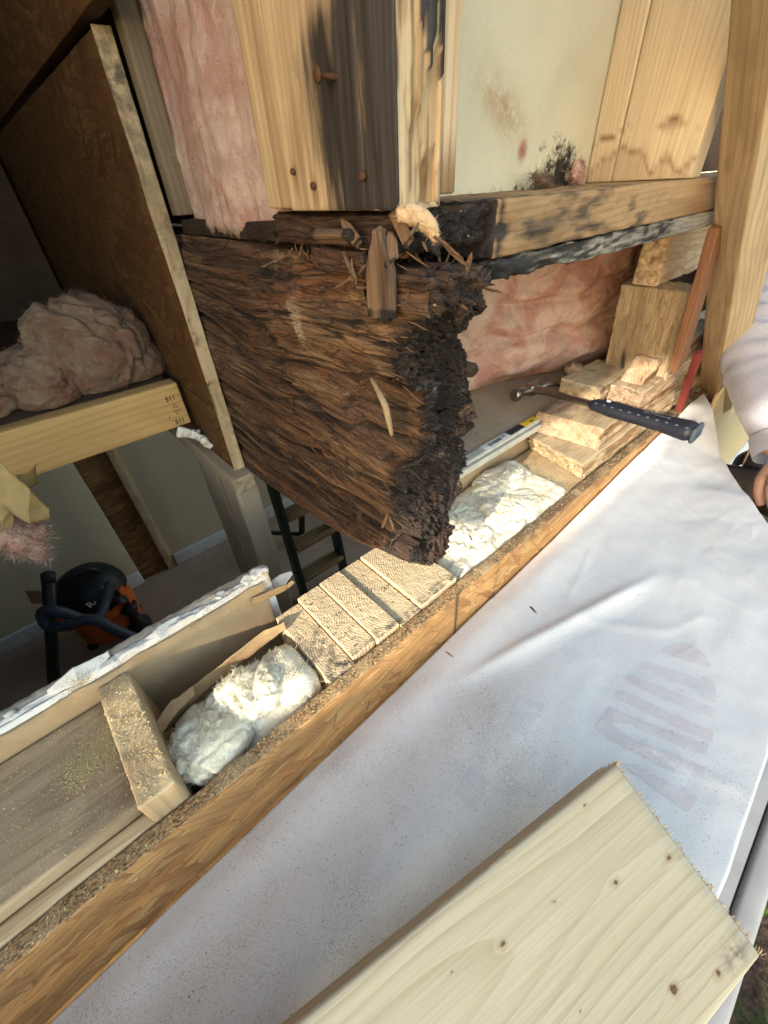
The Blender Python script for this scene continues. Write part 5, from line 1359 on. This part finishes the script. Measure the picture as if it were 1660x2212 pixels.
# white batts in the lower wall cavity
wl1 = root('white_batt', (.02, .08, -.05), 'white insulation batt between the dusty block and the cut post', 'insulation')
def wh(W, L, n):
    t = sst(.2, .9, n[:, 2])
    f = t * (.009 * fbm(W * np.array([22, 22, 1]), 2, 501) - .005 * np.clip(1 - np.abs(fbm(W * np.array([16, 16, 1]), 3, 502)) * 5, 0, 1))
    d_ = PZ(520, 1610, -.02)
    return f - t * .05 * np.exp(-((W[:, 0] - d_[0]) / .020) ** 2 - ((W[:, 1] - d_[1] + .006) / .016) ** 2)
M_, h_ = frame(-.062, .104, .022, .122, -.20, -.004, 'x')
def batt_shape(L):
    L = L.copy(); return L
batt('wool', M_, h_, M_WHITE, wl1, .0024, 503, (.0028, .0028, .02), .026, wh, nf=7000, fl=.0085, fw=.00034, flat=.45, crease=.0010)
batt('wool', *frame(.045, .107, .030, .116, -.08, .006, 'x'), M_WHITE, wl1, .004, 507, (.0035, .0035, .012), .022, None, nf=1800, fl=.008, fw=.00034, crease=.0008)
blob('wool', (-.030, .062, -.010), (.046, .040, .026), M_WHITE, wl1, 561, .007, .15, 2600, 80, .0085, None, .45, 22)
blob('wool', (.028, .080, -.004), (.048, .036, .020), M_WHITE, wl1, 564, .006, 0, 2200, 80, .0085, None, .45, 22)
# its kraft facing, folded along the inner edge
paper('kraft_facing', [(-.072, .120, -.018), (-.03, .127, -.008), (.03, .131, -.004), (.085, .132, .002), (.112, .126, .004)], [(0, .002, .012), (0, .002, .010), (0, .002, .010), (0, .002, .010), (0, .002, .006)], M_KRAFT, wl1, 511)
paper('kraft_facing', [(-.068, .108, .002), (-.045, .117, .006), (-.02, .122, .004)], [(.002, .008, .004), (.002, .007, .003), (.002, .005, .002)], M_KRAFT, wl1, 515)
wl2 = root('white_batt.001', (.5, .09, -.05), 'sunlit white insulation batt between the cut post and the sill timbers', 'insulation')
def wh2(W, L, n):
    t = sst(.2, .9, n[:, 2])
    return t * (.004 * fbm(W * np.array([18, 18, 1]), 3, 521) - .0035 * np.clip(1 - np.abs(fbm(W * np.array([14, 14, 1]), 3, 522)) * 5, 0, 1) + .010 * sst(.1, .17, W[:, 1]) * sst(.5, .66, W[:, 0]))
batt('wool', *frame(.348, .695, .020, .174, -.22, -.006, 'x'), M_WHITE, wl2, .0017, 523, (.0032, .0032, .02), .018, wh2, nf=9000, fl=.0085, fw=.00034, flat=.45, crease=.0006)
blob('wool', (.44, .105, -.014), (.080, .066, .019), M_WHITE, wl2, 567, .006, 0, 2600, 90, .0085, None, .45, 18)
blob('wool', (.56, .080, -.016), (.085, .060, .018), M_WHITE, wl2, 570, .006, .05, 2600, 90, .0085, None, .45, 18)
blob('wool', (.60, .135, -.006), (.070, .042, .018), M_WHITE, wl2, 573, .006, -.1, 2000, 80, .0085, None, .45, 20)
paper('kraft_facing', [at(1062, 1062, .165), at(1075, 1040, .17), at(1100, 1018, .172)], [(.008, .003, .006), (.007, .003, .004), (.003, .002, .003)], M_KRAFT, wl2, 527)

# small tufts
def tuft(u, v, y, s, mat, label, sd, fl=.008):
    p = PY(u, v, y)
    t = root('insulation_tuft', (p[0], y, p[2]), label, 'tuft')
    blob('wool', (p[0], y, p[2]), s, mat, t, sd, min(s) * .5, .4, 900, 44, fl, None, .5, .35 / max(s))
tuft(1250, 372, .150, (.020, .005, .012), M_PINK, 'pink insulation tuft at the foot of the mouldy drywall', 541)
tuft(1175, 398, .140, (.030, .010, .005), M_PINKD, 'flat wisp of pink insulation along the top of the brown plate', 545, .014)
tuft(1238, 800, .20, (.026, .02, .020), M_PINKD, 'dusty insulation tuft on the pale block behind the hammer', 549)
tt = root('tan_roll', (.26, .06, .43), 'tan fluffy roll of insulation pinched between post and beam', 'tuft')
tube('wool', [PY(858, 464, .02), PY(885, 463, .016), PY(912, 474, .012), PY(932, 494, .008), PY(943, 522, .004)], [.004, .0065, .0068, .0055, .002], M_TAN, tt, 16, sub=6)
V_, N_ = vnorm(LAST[0].data, MW[LAST[0].name]); fibres('loose_fibre', V_, N_, 350, .004, .0002, M_TAN, tt, .5, 555)

# ================================================================ hammer
hm = root('claw_hammer', (.81, .08, .10), 'claw hammer with a dusty navy rubber grip lying across the sill', 'hammer')
hf, hc = Vector((.786, .243, .087)), Vector((.838, .232, .0885))
ax_ = (hc - hf).normalized()
Mh = frame_of(hf, ax_.cross(Vector((0, 0, 1))), (0, 0, 1))
# striking face and neck turned round the head's own line
Mz = Matrix(((Vector((0, 0, 1)).cross(ax_).x, 0, ax_.x, hf.x), (Vector((0, 0, 1)).cross(ax_).y, 0, ax_.y, hf.y), (Vector((0, 0, 1)).cross(ax_).z, 1, ax_.z, hf.z), (0, 0, 0, 1)))
lathe('striking_face', [(.0001, .0), (.0110, .0003), (.0135, .002), (.0142, .006), (.0140, .012), (.0120, .0165), (.0098, .022), (.0094, .034), (.011, .046), (.0112, .054), (.0001, .056)], M_STEEL, hm, Mz, 32)
bar('cheek', hf + ax_ * .044, hf + ax_ * .074, (0, 0, 1), .026, .023, M_STEEL, hm, r=.004, steps=(.006, .005, .005))
c0 = hf + ax_ * .068
up_ = Vector((0, 0, 1)); sd2 = ax_.cross(up_)
for s in (-1, 1):
    P_ = [c0 + sd2 * s * .006, c0 + ax_ * .022 + sd2 * s * .0085 + up_ * .004, c0 + ax_ * .046 + sd2 * s * .0115 + up_ * .000, c0 + ax_ * .068 + sd2 * s * .0135 - up_ * .010]
    for i in range(3): pass
    tube('claw', P_, [.0085, .0078, .0060, .0022], M_STEEL, hm, 12)
n0_, n1h = hf + ax_ * .058, Vector((.808, .082, .108))
mid = n0_.lerp(n1h, .35) + Vector((0, 0, .002))
tube('neck', [n0_ + Vector((0, .004, 0)), mid, n0_.lerp(n1h, .7), n1h + Vector((0, -.015, 0))], [.0105, .0078, .0066, .0070], M_STEEL, hm, 16)
g0, g1 = Vector((.806, .084, .110)), Vector((.797, -.108, .116))
gd = (g1 - g0).normalized()
Mg, hg = beam_between(g0, g1, (1, 0, .15), .034, .027)
def gripw(L):
    L = L.copy(); t = (L[:, 0] / hg[0] + 1) / 2
    k = np.interp(t, [0, .06, .25, .5, .72, .9, .97, 1], [.62, .78, .98, .92, .96, 1.14, 1.16, 1.10])
    L[:, 1] *= k; L[:, 2] *= k * np.interp(t, [0, .3, 1], [.92, 1.0, 1.0]); return L
me = rbox(hg, (.002, .0016, .0016), .0125, Mg, lambda W, L, n: .00015 * fbm(L * 300, 2, 601) - .0010 * sst(.5, .9, NL[0][:, 2]) * sst(.004, .000, np.abs(L[:, 1]) - .006) * sst(.075, .065, np.abs(L[:, 0] - .02)), None, 'grip', warp=gripw)
link('grip', me, M_NAVY, hm, Mg)
me = rbox([.004, .0170, .0135], (.002, .002, .002), .0038, Mg @ Matrix.Translation((hg[0] - .0015, 0, 0)), None, None, 'grip_end')
link('grip_end', me, M_GREYR, hm, Mg @ Matrix.Translation((hg[0] - .0015, 0, 0)))
dm = None
zs = 1 if (Mg.to_3x3() @ Vector((0, 0, 1))).z > 0 else -1
for row, y in ((0, -.0125), (1, .0125)):
    for k in range(11):
        x = -hg[0] * .80 + k * hg[0] * 1.66 / 10
        t = (x / hg[0] + 1) / 2; kk = float(np.interp(t, [0, .06, .25, .5, .72, .9, .97, 1], [.62, .78, .98, .92, .96, 1.14, 1.16, 1.10]))
        q = Mg @ Vector((x, y * kk, zs * .0118 * kk)) ; nn_ = (Mg.to_3x3() @ Vector((0, y * 60 * .6, zs))).normalized()
        fr = frame_of(q, gd, nn_.cross(gd))
        if dm is None:
            bmv = [(.0032 * math.cos(a), .0016 * math.sin(a), 0) for a in np.linspace(0, 2 * math.pi, 11)[:-1]]
            dm = bpy.data.meshes.new('dimple'); dm.from_pydata(bmv + [(a[0] * .8, a[1] * .8, .0006) for a in bmv], [], [(i, (i + 1) % 10, 10 + (i + 1) % 10, 10 + i) for i in range(10)] + [tuple(range(10, 20))]); dm.materials.append(M_DUSTSPOT)
        link('dimple', dm, None, hm, fr)
q = Mg @ Vector((-hg[0] * .62, .003, zs * .0131)); 
link('white_fleck', rbox([.0034, .0026, .0008], (.002, .002, .002), .0006, frame_of(q, gd, Vector((1, 0, 0)))), M_PAPER, hm, frame_of(q, gd, Vector((1, 0, 0))))
q = Mg @ Vector((hg[0] * .30, 0, zs * .0132))
text('raised_word', 'ESTWING', .0105, frame_of(q, gd, Vector((0, 0, 1)).cross(gd)), M_DUSTSPOT, hm, .0003)

# ================================================================ things in the room
# shop vacuum, its hose and its wand
vc = Vector((-.185, 1.30, -.9))
va_ = root('shop_vacuum', vc, 'orange and black shop vacuum in the dark corner of the room', 'vacuum')
Mv = Matrix.Translation(vc)
lathe('tank', [(.0001, .03), (.095, .035), (.108, .05), (.114, .12), (.116, .19), (.112, .215)], M_ORANGE, va_, Mv, 44)
lathe('lid', [(.114, .212), (.122, .220), (.120, .240), (.106, .275), (.085, .30), (.05, .315), (.0001, .32)], M_DKPL, va_, Mv, 44)
tube('handle', [vc + Vector((-.06, -.02, .29)), vc + Vector((-.045, -.03, .34)), vc + Vector((.04, -.03, .34)), vc + Vector((.06, -.02, .29))], .010, M_DKPL, va_, 10)
bar('latch', vc + Vector((-.115, -.05, .15)), vc + Vector((-.118, -.05, .26)), (1, -1, 0), .03, .016, M_ORANGE, va_, r=.005)
bar('latch', vc + Vector((.085, -.085, .15)), vc + Vector((.088, -.088, .25)), (1, 1, 0), .03, .016, M_ORANGE, va_, r=.005)
lathe('hose_port', [(.032, -.02), (.034, .0), (.030, .03)], M_DKPL, va_, Matrix.Translation(vc + Vector((.06, -.10, .20))) @ Matrix.Rotation(-1.1, 4, 'X'), 18)
for a in (.4, 1.97, 3.54, 5.1): lathe('caster', [(.0001, -.014), (.016, -.013), (.02, 0), (.016, .013), (.0001, .014)], M_DKPL, va_, Matrix.Translation(vc + Vector((.10 * math.cos(a), .10 * math.sin(a), .02))) @ Matrix.Rotation(1.57, 4, 'X'), 16)
text('maker_word', 'RIDGID', .032, frame_of(vc + Vector((.03, -.098, .272)), (.92, .35, .25), (.05, .55, .8)), M_TRIM, va_, .001)
hs = root('vacuum_hose', vc + Vector((0, -.15, .2)), 'thick grey vacuum hose looped over the orange tank', 'hose')
def vcp(u, v, y): return Vector(PY(u, v, y))
tube('hose_tube', [vcp(236, 1262, 1.20), vcp(228, 1300, 1.10), vcp(212, 1335, 1.04), vcp(180, 1338, 1.0), vcp(130, 1322, 1.0), vcp(92, 1322, 1.02), vcp(105, 1352, 1.0), vcp(150, 1350, .96), vcp(200, 1338, .94), vcp(250, 1362, .90), vcp(290, 1378, .88)], .016, M_HOSE, hs, 14)
wd = root('vacuum_wand', vcp(118, 1450, 1.0), 'black vacuum wand standing upright in front of the vacuum', 'wand')
tube('pipe', [vcp(104, 1246, 1.05), vcp(118, 1500, 1.0)], .0165, M_DKPL, wd, 18, sub=1)
tube('collar', [vcp(104, 1240, 1.051), vcp(104.6, 1256, 1.05)], .0180, M_DKPL, wd, 18, sub=1)
nz_ = root('vacuum_nozzle', vcp(296, 1330, 1.35), 'small black nozzle standing on the floor beside the vacuum', 'nozzle')
p = vcp(300, 1345, 1.2); lathe('body', [(.035, -.06), (.042, .0), (.02, .03), (.018, .06), (.03, .085), (.032, .10), (.0001, .1)], M_DKPL, nz_, Matrix.Translation(p), 20)
bx = root('carton_scrap', vcp(75, 1292, 1.38), 'pale carton scrap leaning in the dark corner', 'carton')
bar('flap', vcp(62, 1290, 1.40), vcp(95, 1290, 1.36), (0, .3, 1), .06, .004, M_KRAFT, bx)
# step ladder
ld = root('step_ladder', (.5, .9, -.9), 'green step ladder with tan treads under the rotten beam', 'ladder')
yl = .90
def lp_(u, v, y=yl): return Vector(PY(u, v, y))
def extend(a, b, z0, z1):
    d = (b - a) / (b.z - a.z); return a + d * (z0 - a.z), a + d * (z1 - a.z)
A1, B1 = extend(lp_(600, 1090), lp_(654, 1272), -.9, .05)
A2, B2 = extend(lp_(721, 1156), lp_(745, 1206), -.9, .05)
A2 = A1 + (lp_(735, 1185) - lp_(627, 1183)); B2 = B1 + (lp_(735, 1185) - lp_(627, 1183)) * .9
for a, b in ((A1, B1), (A2, B2)): bar('rail', a, b, (1, 0, 0), .022, .05, M_GREEN, ld, r=.003, steps=(.05, .01, .01))
for k, (u, v) in enumerate(((612, 1118), (632, 1184), (650, 1248), (590, 1060))):
    z = lp_(u, v)[2]; f = (z - A1.z) / (B1.z - A1.z)
    a, b = A1.lerp(B1, f), A2.lerp(B2, f)
    st_ = board('tread', a.x + .012, b.x - .012, a.y - .035, a.y + .035, z - .009, z + .009, 'x', M_STEP, ld, r=.003, steps=(.05, .01, .01))
    for j in range(3): board('ridge', a.x + .014, b.x - .014, a.y - .022 + .018 * j, a.y - .016 + .018 * j, z + .0092, z + .012, 'x', M_STEP, st_, r=.001, steps=(.1, .01, .01))
for a, b in ((A1, B1), (A2, B2)): bar('rear_leg', a + Vector((.01, .42, 0)), b + Vector((0, .06, 0)), (1, 0, 0), .02, .03, M_DKPL, ld, r=.003, steps=(.05, .01, .01))
bar('rear_brace', A1 + Vector((.01, .36, .14)), A2 + Vector((.01, .36, .14)), (0, 0, 1), .02, .01, M_DKPL, ld, r=.002, steps=(.05, .01, .01))

# ================================================================ the person beside the opening
def PW(u, v, w): return CAM + ray(u, v) * w
pe = root('person', (1.38, -.36, -1.15), 'person in a grey sweatshirt and dark trousers with a hand at a buckled belt', 'person')
def skin_mesh(name, verts, edges, radii, mat, parent, root_i=0, sub=2, disp=None, attrs=None):
    me = bpy.data.meshes.new(name); me.from_pydata([tuple(v) for v in verts], edges, []); me.update()
    o = bpy.data.objects.new(name, me); COL.objects.link(o)
    m = o.modifiers.new('skin', 'SKIN'); m.use_smooth_shade = True
    for i, r_ in enumerate(radii): me.skin_vertices[0].data[i].radius = r_ if isinstance(r_, tuple) else (r_, r_)
    me.skin_vertices[0].data[root_i].use_root = True
    s = o.modifiers.new('sub', 'SUBSURF'); s.levels = sub; s.render_levels = sub
    dg = bpy.context.evaluated_depsgraph_get(); out = bpy.data.meshes.new_from_object(o.evaluated_get(dg))
    bpy.data.objects.remove(o); out.materials.clear()
    n = len(out.vertices); a = np.zeros(n * 3, np.float32); out.vertices.foreach_get('co', a); a = a.reshape(-1, 3)
    if disp is not None:
        b = np.zeros(n * 3, np.float32); out.vertices.foreach_get('normal', b); b = b.reshape(-1, 3)
        a = a + b * disp(a)[:, None]; out.vertices.foreach_set('co', a.astype(np.float32).ravel())
    out.polygons.foreach_set('use_smooth', np.ones(len(out.polygons), bool)); out.update()
    out.name = name
    return link(name, out, mat, parent)
f_dir = Vector((-.80, -.55, 0)).normalized()                 # which way the person faces
r_dir = Vector((-f_dir.y, f_dir.x, 0)) * -1                   # the person's right
hip = Vector((1.36, -.30, -.17)); 
chest = Vector((1.40, -.30, .18)); neck = Vector((1.39, -.31, .42)); head = neck + Vector((-.02, -.01, .17))
elb = Vector(PW(1622, 735, .92)); wri = Vector(PW(1684, 985, .82)); hnd = Vector(PW(1704, 1062, .80))
sho = Vector(PW(1694, 420, .99))
sho2 = chest + (chest - sho); sho2.z = .36
elb2 = sho2 + Vector((.05, -.08, -.30)); wri2 = elb2 + Vector((-.16, -.08, -.18)); hnd2 = wri2 + Vector((-.07, -.02, -.05))
hl, hr = hip + r_dir * -.09 + Vector((0, 0, -.06)), hip + r_dir * .09 + Vector((0, 0, -.06))
kl, kr = hl + Vector((-.02, 0, -.44)), hr + Vector((-.03, 0, -.44))
al, ar = kl + Vector((.03, 0, -.42)), kr + Vector((.04, 0, -.42))
bodyV = [hip, chest - Vector((0, 0, .16)), chest, neck, head - Vector((0, 0, .03)), head + Vector((0, 0, .07)),
         sho, elb, wri, sho2, elb2, wri2, hl, kl, al, hr, kr, ar, al + f_dir * .14 - Vector((0, 0, .03)), ar + f_dir * .14 - Vector((0, 0, .03))]
bodyE = [(0, 1), (1, 2), (2, 3), (3, 4), (4, 5), (2, 6), (6, 7), (7, 8), (2, 9), (9, 10), (10, 11), (0, 12), (12, 13), (13, 14), (0, 15), (15, 16), (16, 17), (14, 18), (17, 19)]
bodyR = [.14, .135, .15, .055, .072, .088, .060, .042, .028, .060, .042, .028, .085, .058, .042, .085, .058, .042, .035, .035]
skin_mesh('body', bodyV, bodyE, bodyR, M_SKIN, pe)
def wrinkle(a):
    d = .004 * fbm(a * 14, 3, 701)
    for (p, q, k) in ((sho, elb, 1.0), (elb, wri, .8)):
        ax2 = np.array(q - p); L_ = np.linalg.norm(ax2); t = ((a - np.array(p)) @ ax2) / L_ ** 2
        ph = t * L_ * 155 + 4.5 * fbm(a * 11, 3, 702)
        w_ = np.exp(-((t - (.86 if p is sho else .10)) / .24) ** 2) * (t > -.2) * (t < 1.25)
        near = np.linalg.norm(a - (np.array(p) + np.clip(t, 0, 1)[:, None] * ax2), axis=1) < .10
        d = d + .0048 * k * w_ * np.sin(ph) * near
    return d
cuff = wri.lerp(elb, .06)
skin_mesh('sweatshirt', [hip + Vector((0, 0, -.06)), chest - Vector((0, 0, .14)), chest, neck - Vector((0, 0, .05)), sho, sho.lerp(elb, .5), elb, elb.lerp(wri, .35), cuff, sho2, elb2, wri2.lerp(elb2, .06)],
          [(0, 1), (1, 2), (2, 3), (2, 4), (4, 5), (5, 6), (6, 7), (7, 8), (2, 9), (9, 10), (10, 11)], [.178, .168, .168, .075, .100, .088, .068, .062, .040, .100, .068, .04], M_SWEAT, pe, 0, 4, wrinkle)
tube('cuff', [cuff.lerp(elb, .10), cuff, cuff.lerp(wri, .9)], [.0405, .0415, .040], M_SWEAT, pe, 24, caps=False)
skin_mesh('trousers', [hip + Vector((0, 0, .03)), hip - Vector((0, 0, .05)), hl, kl, al, hr, kr, ar], [(0, 1), (1, 2), (2, 3), (3, 4), (1, 5), (5, 6), (6, 7)], [.158, .155, .10, .072, .062, .10, .072, .062], M_JEAN, pe, 0, 3, lambda a: .004 * fbm(a * 18, 3, 711))
for a_f in (al, ar):
    bar('boot', a_f + Vector((.04, .02, -.035)) , a_f + f_dir * .20 - Vector((0, 0, .045)), r_dir, .095, .09, M_LEATH, pe, r=.03, steps=(.02, .02, .02))
# head: face and hair
bm_c = head + Vector((0, 0, .04))
Mhd = frame_of(bm_c, r_dir, Vector((0, 0, 1)))
def headshape(L):
    L = L.copy(); L[:, 0] *= np.interp(L[:, 1], [-.12, -.06, .03, .12], [.70, .86, 1, .95]); return L
fz_ = -1 if (Mhd.to_3x3() @ Vector((0, 0, 1))).dot(f_dir) < 0 else 1
def facedisp(W, L, n):
    F_ = L[:, 2] * fz_
    g_ = lambda x, y, s, t: np.exp(-((L[:, 0] - x) / s) ** 2 - ((L[:, 1] - y) / t) ** 2) * (F_ > 0)
    return .020 * g_(0, -.022, .011, .024) - .007 * (g_(-.032, .006, .014, .010) + g_(.032, .006, .014, .010)) + .006 * g_(0, -.062, .022, .007) - .004 * g_(0, -.056, .020, .003) + .004 * g_(0, .03, .05, .008)
link('face', rbox([.078, .115, .095], (.006, .006, .006), .075, Mhd, facedisp, None, 'face', warp=headshape), M_SKIN, pe, Mhd)
Mhr = Mhd @ Matrix.Translation((0, .035, -.012 * fz_))
link('hair', rbox([.085, .092, .100], (.008, .008, .008), .08, Mhr, lambda W, L, n: .004 * fbm(W * 60, 3, 721), None, 'hair'), M_HAIR, pe, Mhr)
for s in (-1, 1):
    Me = Mhd @ Matrix.Translation((s * .032, .006, fz_ * .086)); link('eye', rbox([.012, .0065, .006], (.003, .003, .003), .0055, Me, None, None, 'eye'), M_PAPER, pe, Me)
    Mi2 = Mhd @ Matrix.Translation((s * .032, .006, fz_ * .0915)); link('iris', rbox([.005, .005, .002], (.003, .003, .002), .0018, Mi2, None, None, 'iris'), M_BLK, pe, Mi2)
    Me = Mhd @ Matrix.Translation((s * .080, -.005, 0)); link('ear', rbox([.007, .03, .018], (.005, .005, .005), .006, Me, None, None, 'ear'), M_SKIN, pe, Me)
# hands: palm and five bent fingers
def hand(w_, h_, palm_n, sgn):
    d = (h_ - w_).normalized(); n_ = Vector(palm_n); n_ = (n_ - d * n_.dot(d)).normalized(); s_ = d.cross(n_) * sgn
    V = [w_, w_ + d * .025, w_ + d * .055]; E = [(0, 1), (1, 2)]; R = [(.026, .020), (.030, .019), (.036, .017)]
    for k, (off, ln_) in enumerate(((-.028, .066), (-.010, .076), (.009, .072), (.027, .056))):
        b = w_ + d * (.088 - abs(off) * .25) + s_ * off
        V.append(b); i0 = len(V) - 1; E.append((2, i0)); R.append(.0098)
        c1 = b + d * ln_ * .42 + n_ * .006; c2 = c1 + d * ln_ * .26 + n_ * .014; c3 = c2 + d * ln_ * .10 + n_ * .018
        for j, c in enumerate((c1, c2, c3)): V.append(c); E.append((len(V) - 2, len(V) - 1)); R.append((.0088, .0080, .0068)[j])
    t0 = w_ + d * .030 - s_ * .030; V.append(t0); E.append((1, len(V) - 1)); R.append(.0125)
    t1 = t0 + d * .034 - s_ * .016 + n_ * .010; V.append(t1); E.append((len(V) - 2, len(V) - 1)); R.append(.0105)
    t2 = t1 + d * .026 - s_ * .002 + n_ * .008; V.append(t2); E.append((len(V) - 2, len(V) - 1)); R.append(.0085)
    return skin_mesh('hand', V, E, R, M_SKIN, pe, 0, 2, lambda a: .0006 * fbm(a * 160, 3, 731))
hand(wri, hnd, (hip - hnd), 1); hand(wri2, hnd2, (0, 1, 0), -1)
# belt with its buckle
bc = hip + Vector((0, 0, -.02))
Mb = Matrix.Translation(bc)
lathe('belt', [(.168, -.022), (.174, -.021), (.174, .021), (.168, .022)], M_LEATH, pe, Mb, 60)
bp = Vector(PW(1634, 992, .96))
bd_ = Vector(CAM) - bp; bx_ = Vector((.25, .12, 1)).normalized(); 
Mk = frame_of(bp, bx_, bx_.cross(bd_))
by = .018; bxh = .029
ring = [Mk @ Vector((math.copysign(abs(math.cos(a)) ** .5, math.cos(a)) * bxh, math.copysign(abs(math.sin(a)) ** .5, math.sin(a)) * by, 0)) for a in np.linspace(0, 2 * math.pi, 25)]
bk = tube('buckle', ring, .0034, M_BRASS, pe, 8, sub=1)
tube('prong', [Mk @ Vector((-.002, -by * 1.1, .003)), Mk @ Vector((-.002, by * 1.25, .004))], .0024, M_BRASS, bk, 8, sub=1)
bar('strap', Mk @ Vector((-.06, .0, -.004)), Mk @ Vector((.055, .004, -.006)), Mk.to_3x3() @ Vector((0, 1, 0)), .034, .005, M_LEATH, pe, r=.002)
bar('tool_pouch', Mk @ Vector((-.02, -.03, -.016)), Mk @ Vector((-.15, -.02, -.03)), Mk.to_3x3() @ Vector((0, 1, 0)), .10, .03, M_LEATH, pe, r=.008)

# ================================================================ sawdust and debris
sd_items = []
rw2 = random.Random(44)
def crumbs(name, n, fn, mat, size, label):
    V, F = [], []
    for i in range(n):
        p = fn()
        if p is None: continue
        s = size * rw2.uniform(.5, 1.5); o = len(V)
        e = [Vector((rw2.gauss(0, 1), rw2.gauss(0, 1), rw2.gauss(0, .6))) * s for _ in range(4)]
        for q in e: V.append((p[0] + q.x, p[1] + q.y, p[2] + abs(q.z) * .8))
        F += [(o, o + 1, o + 2), (o, o + 3, o + 1), (o + 1, o + 3, o + 2), (o, o + 2, o + 3)]
    o = link(name, mesh_np(name, V, np.array(F), False), mat, None, None, 'stuff'); o['label'] = label
    return o
def g_wrap():
    x = rw2.uniform(-.28, .95); y = rw2.uniform(-.36, -.01)
    if rw2.random() > math.exp(-max(0, x - .15) * 3.0): return None
    if y < float(wrap_out(x)): return None
    return (x, y, float(wrap_z(np.array([x]), np.array([y]))[0]) + .0004)
crumbs('sawdust', 15000, g_wrap, plain('sawdust_brown', (.30, .215, .14), .95, var=.5, sc=600), .00034, 'brown sawdust scattered over the white house wrap')
hp0, hp1 = PZ(165, 1680, .016), PZ(258, 1560, .016)
def g_sill():
    if rw2.random() < .8:
        t = rw2.random(); k = rw2.gauss(0, 1)
        x = hp0[0] + (hp1[0] - hp0[0]) * t + rw2.gauss(0, .009); y = hp0[1] + (hp1[1] - hp0[1]) * t + rw2.gauss(0, .010); z = .0158 + max(0, .0035 * (1 - abs(k)) * rw2.random())
    else: x, y, z = rw2.uniform(-.32, -.104), rw2.uniform(.04, .174), .0158
    return (min(x, -.103), y, z)
crumbs('sawdust', 14000, g_sill, plain('sawdust_pale', (.62, .50, .27), .95, var=.3, sc=600), .00045, 'pale sawdust heap on the grey sill board')
def g_edge():
    r_ = rw2.random()
    if r_ < .35: return (rw2.uniform(-.45, 1.2), rw2.uniform(.001, .017), .0006)
    if r_ < .55: return (rw2.uniform(-.0995, -.067), rw2.uniform(.022, .175), .0382)
    if r_ < .70: return (rw2.uniform(-.4, .12), rw2.uniform(.181, .204), .054)
    if r_ < .85: return (rw2.uniform(.67, .73), rw2.uniform(.03, .165), -.011)
    return (rw2.uniform(.35, .95), rw2.uniform(.19, .5), .0522)
crumbs('sawdust', 6000, g_edge, bpy.data.materials['sawdust_pale'], .0006, 'fine pale sawdust along the sawn edges and the ledge')
def g_char():
    r_ = rw2.random()
    if r_ < .45: return (rw2.uniform(.12, .34), rw2.uniform(.0, .15), .002)
    if r_ < .75: return (rw2.uniform(.36, .66), rw2.uniform(.03, .15), .001)
    return (rw2.uniform(.3, .75), rw2.uniform(.19, .4), .0525)
crumbs('rot_crumb', 420, g_char, M_CHAR, .0011, 'dark crumbs fallen from the rotten beam')
its = []
for (u, v, u2, v2, z, w_) in ((1145, 1310, 1160, 1325, .006, .003), (963, 1408, 980, 1420, .003, .002), (782, 1520, 796, 1508, .003, .002), (868, 1385, 868, 1362, .004, .002), (1013, 1155, 1022, 1170, .012, .003), (800, 1515, 790, 1535, .003, .0018)):
    its.append((PZ(u, v, z), PZ(u2, v2, z + .003), w_, .0012, .4))
for i in range(30):
    x, y = rw2.uniform(.12, .62), rw2.uniform(.02, .15); a = rw2.uniform(0, 6.28); L_ = rw2.uniform(.003, .009)
    its.append(((x, y, .004), (x + L_ * math.cos(a), y + L_ * math.sin(a), .005), .0008, .0006, .3))
sticks('wood_sliver', its, M_ROTL, None); LAST[0]['label'] = 'dark slivers fallen on the cut post and white insulation'
cp = root('charred_chip', PZ(990, 925, .0535), 'black charred chips lying on the dusty ledge beside the beam', 'chip')
for (u, v, s, a) in ((975, 940, .022, .5), (1000, 930, .018, .3), (1012, 922, .016, .1)):
    p = PZ(u, v, .058); Mc = Matrix.Translation(p) @ Matrix.Rotation(a, 4, 'Z')
    link('chip', rbox([s, s * .45, .006], (.003, .003, .003), .003, Mc, lambda W, L, n: .003 * fbm(W * np.array([120, 200, 200]), 3, 741), {'black': lambda W, L, n: np.full(len(W), .6)}, 'chip'), M_ROT, cp, Mc)
st2 = root('rounded_pebble', PX(990, 497, .345), 'small grey pebble with a bent wire on the black plate end', 'pebble')
p = PX(990, 500, .340); Mp = Matrix.Translation(p)
link('stone', rbox([.010, .008, .007], (.003, .003, .003), .0075, Mp, None, None, 'stone'), plain('pebble_grey', (.20, .18, .14), .8), st2, Mp)
tube('wire', [Vector(p) + Vector((0, 0, .007)), PX(993, 480, .340), PX(997, 468, .341), PX(994, 460, .343)], .0006, M_RUST, st2, 6)
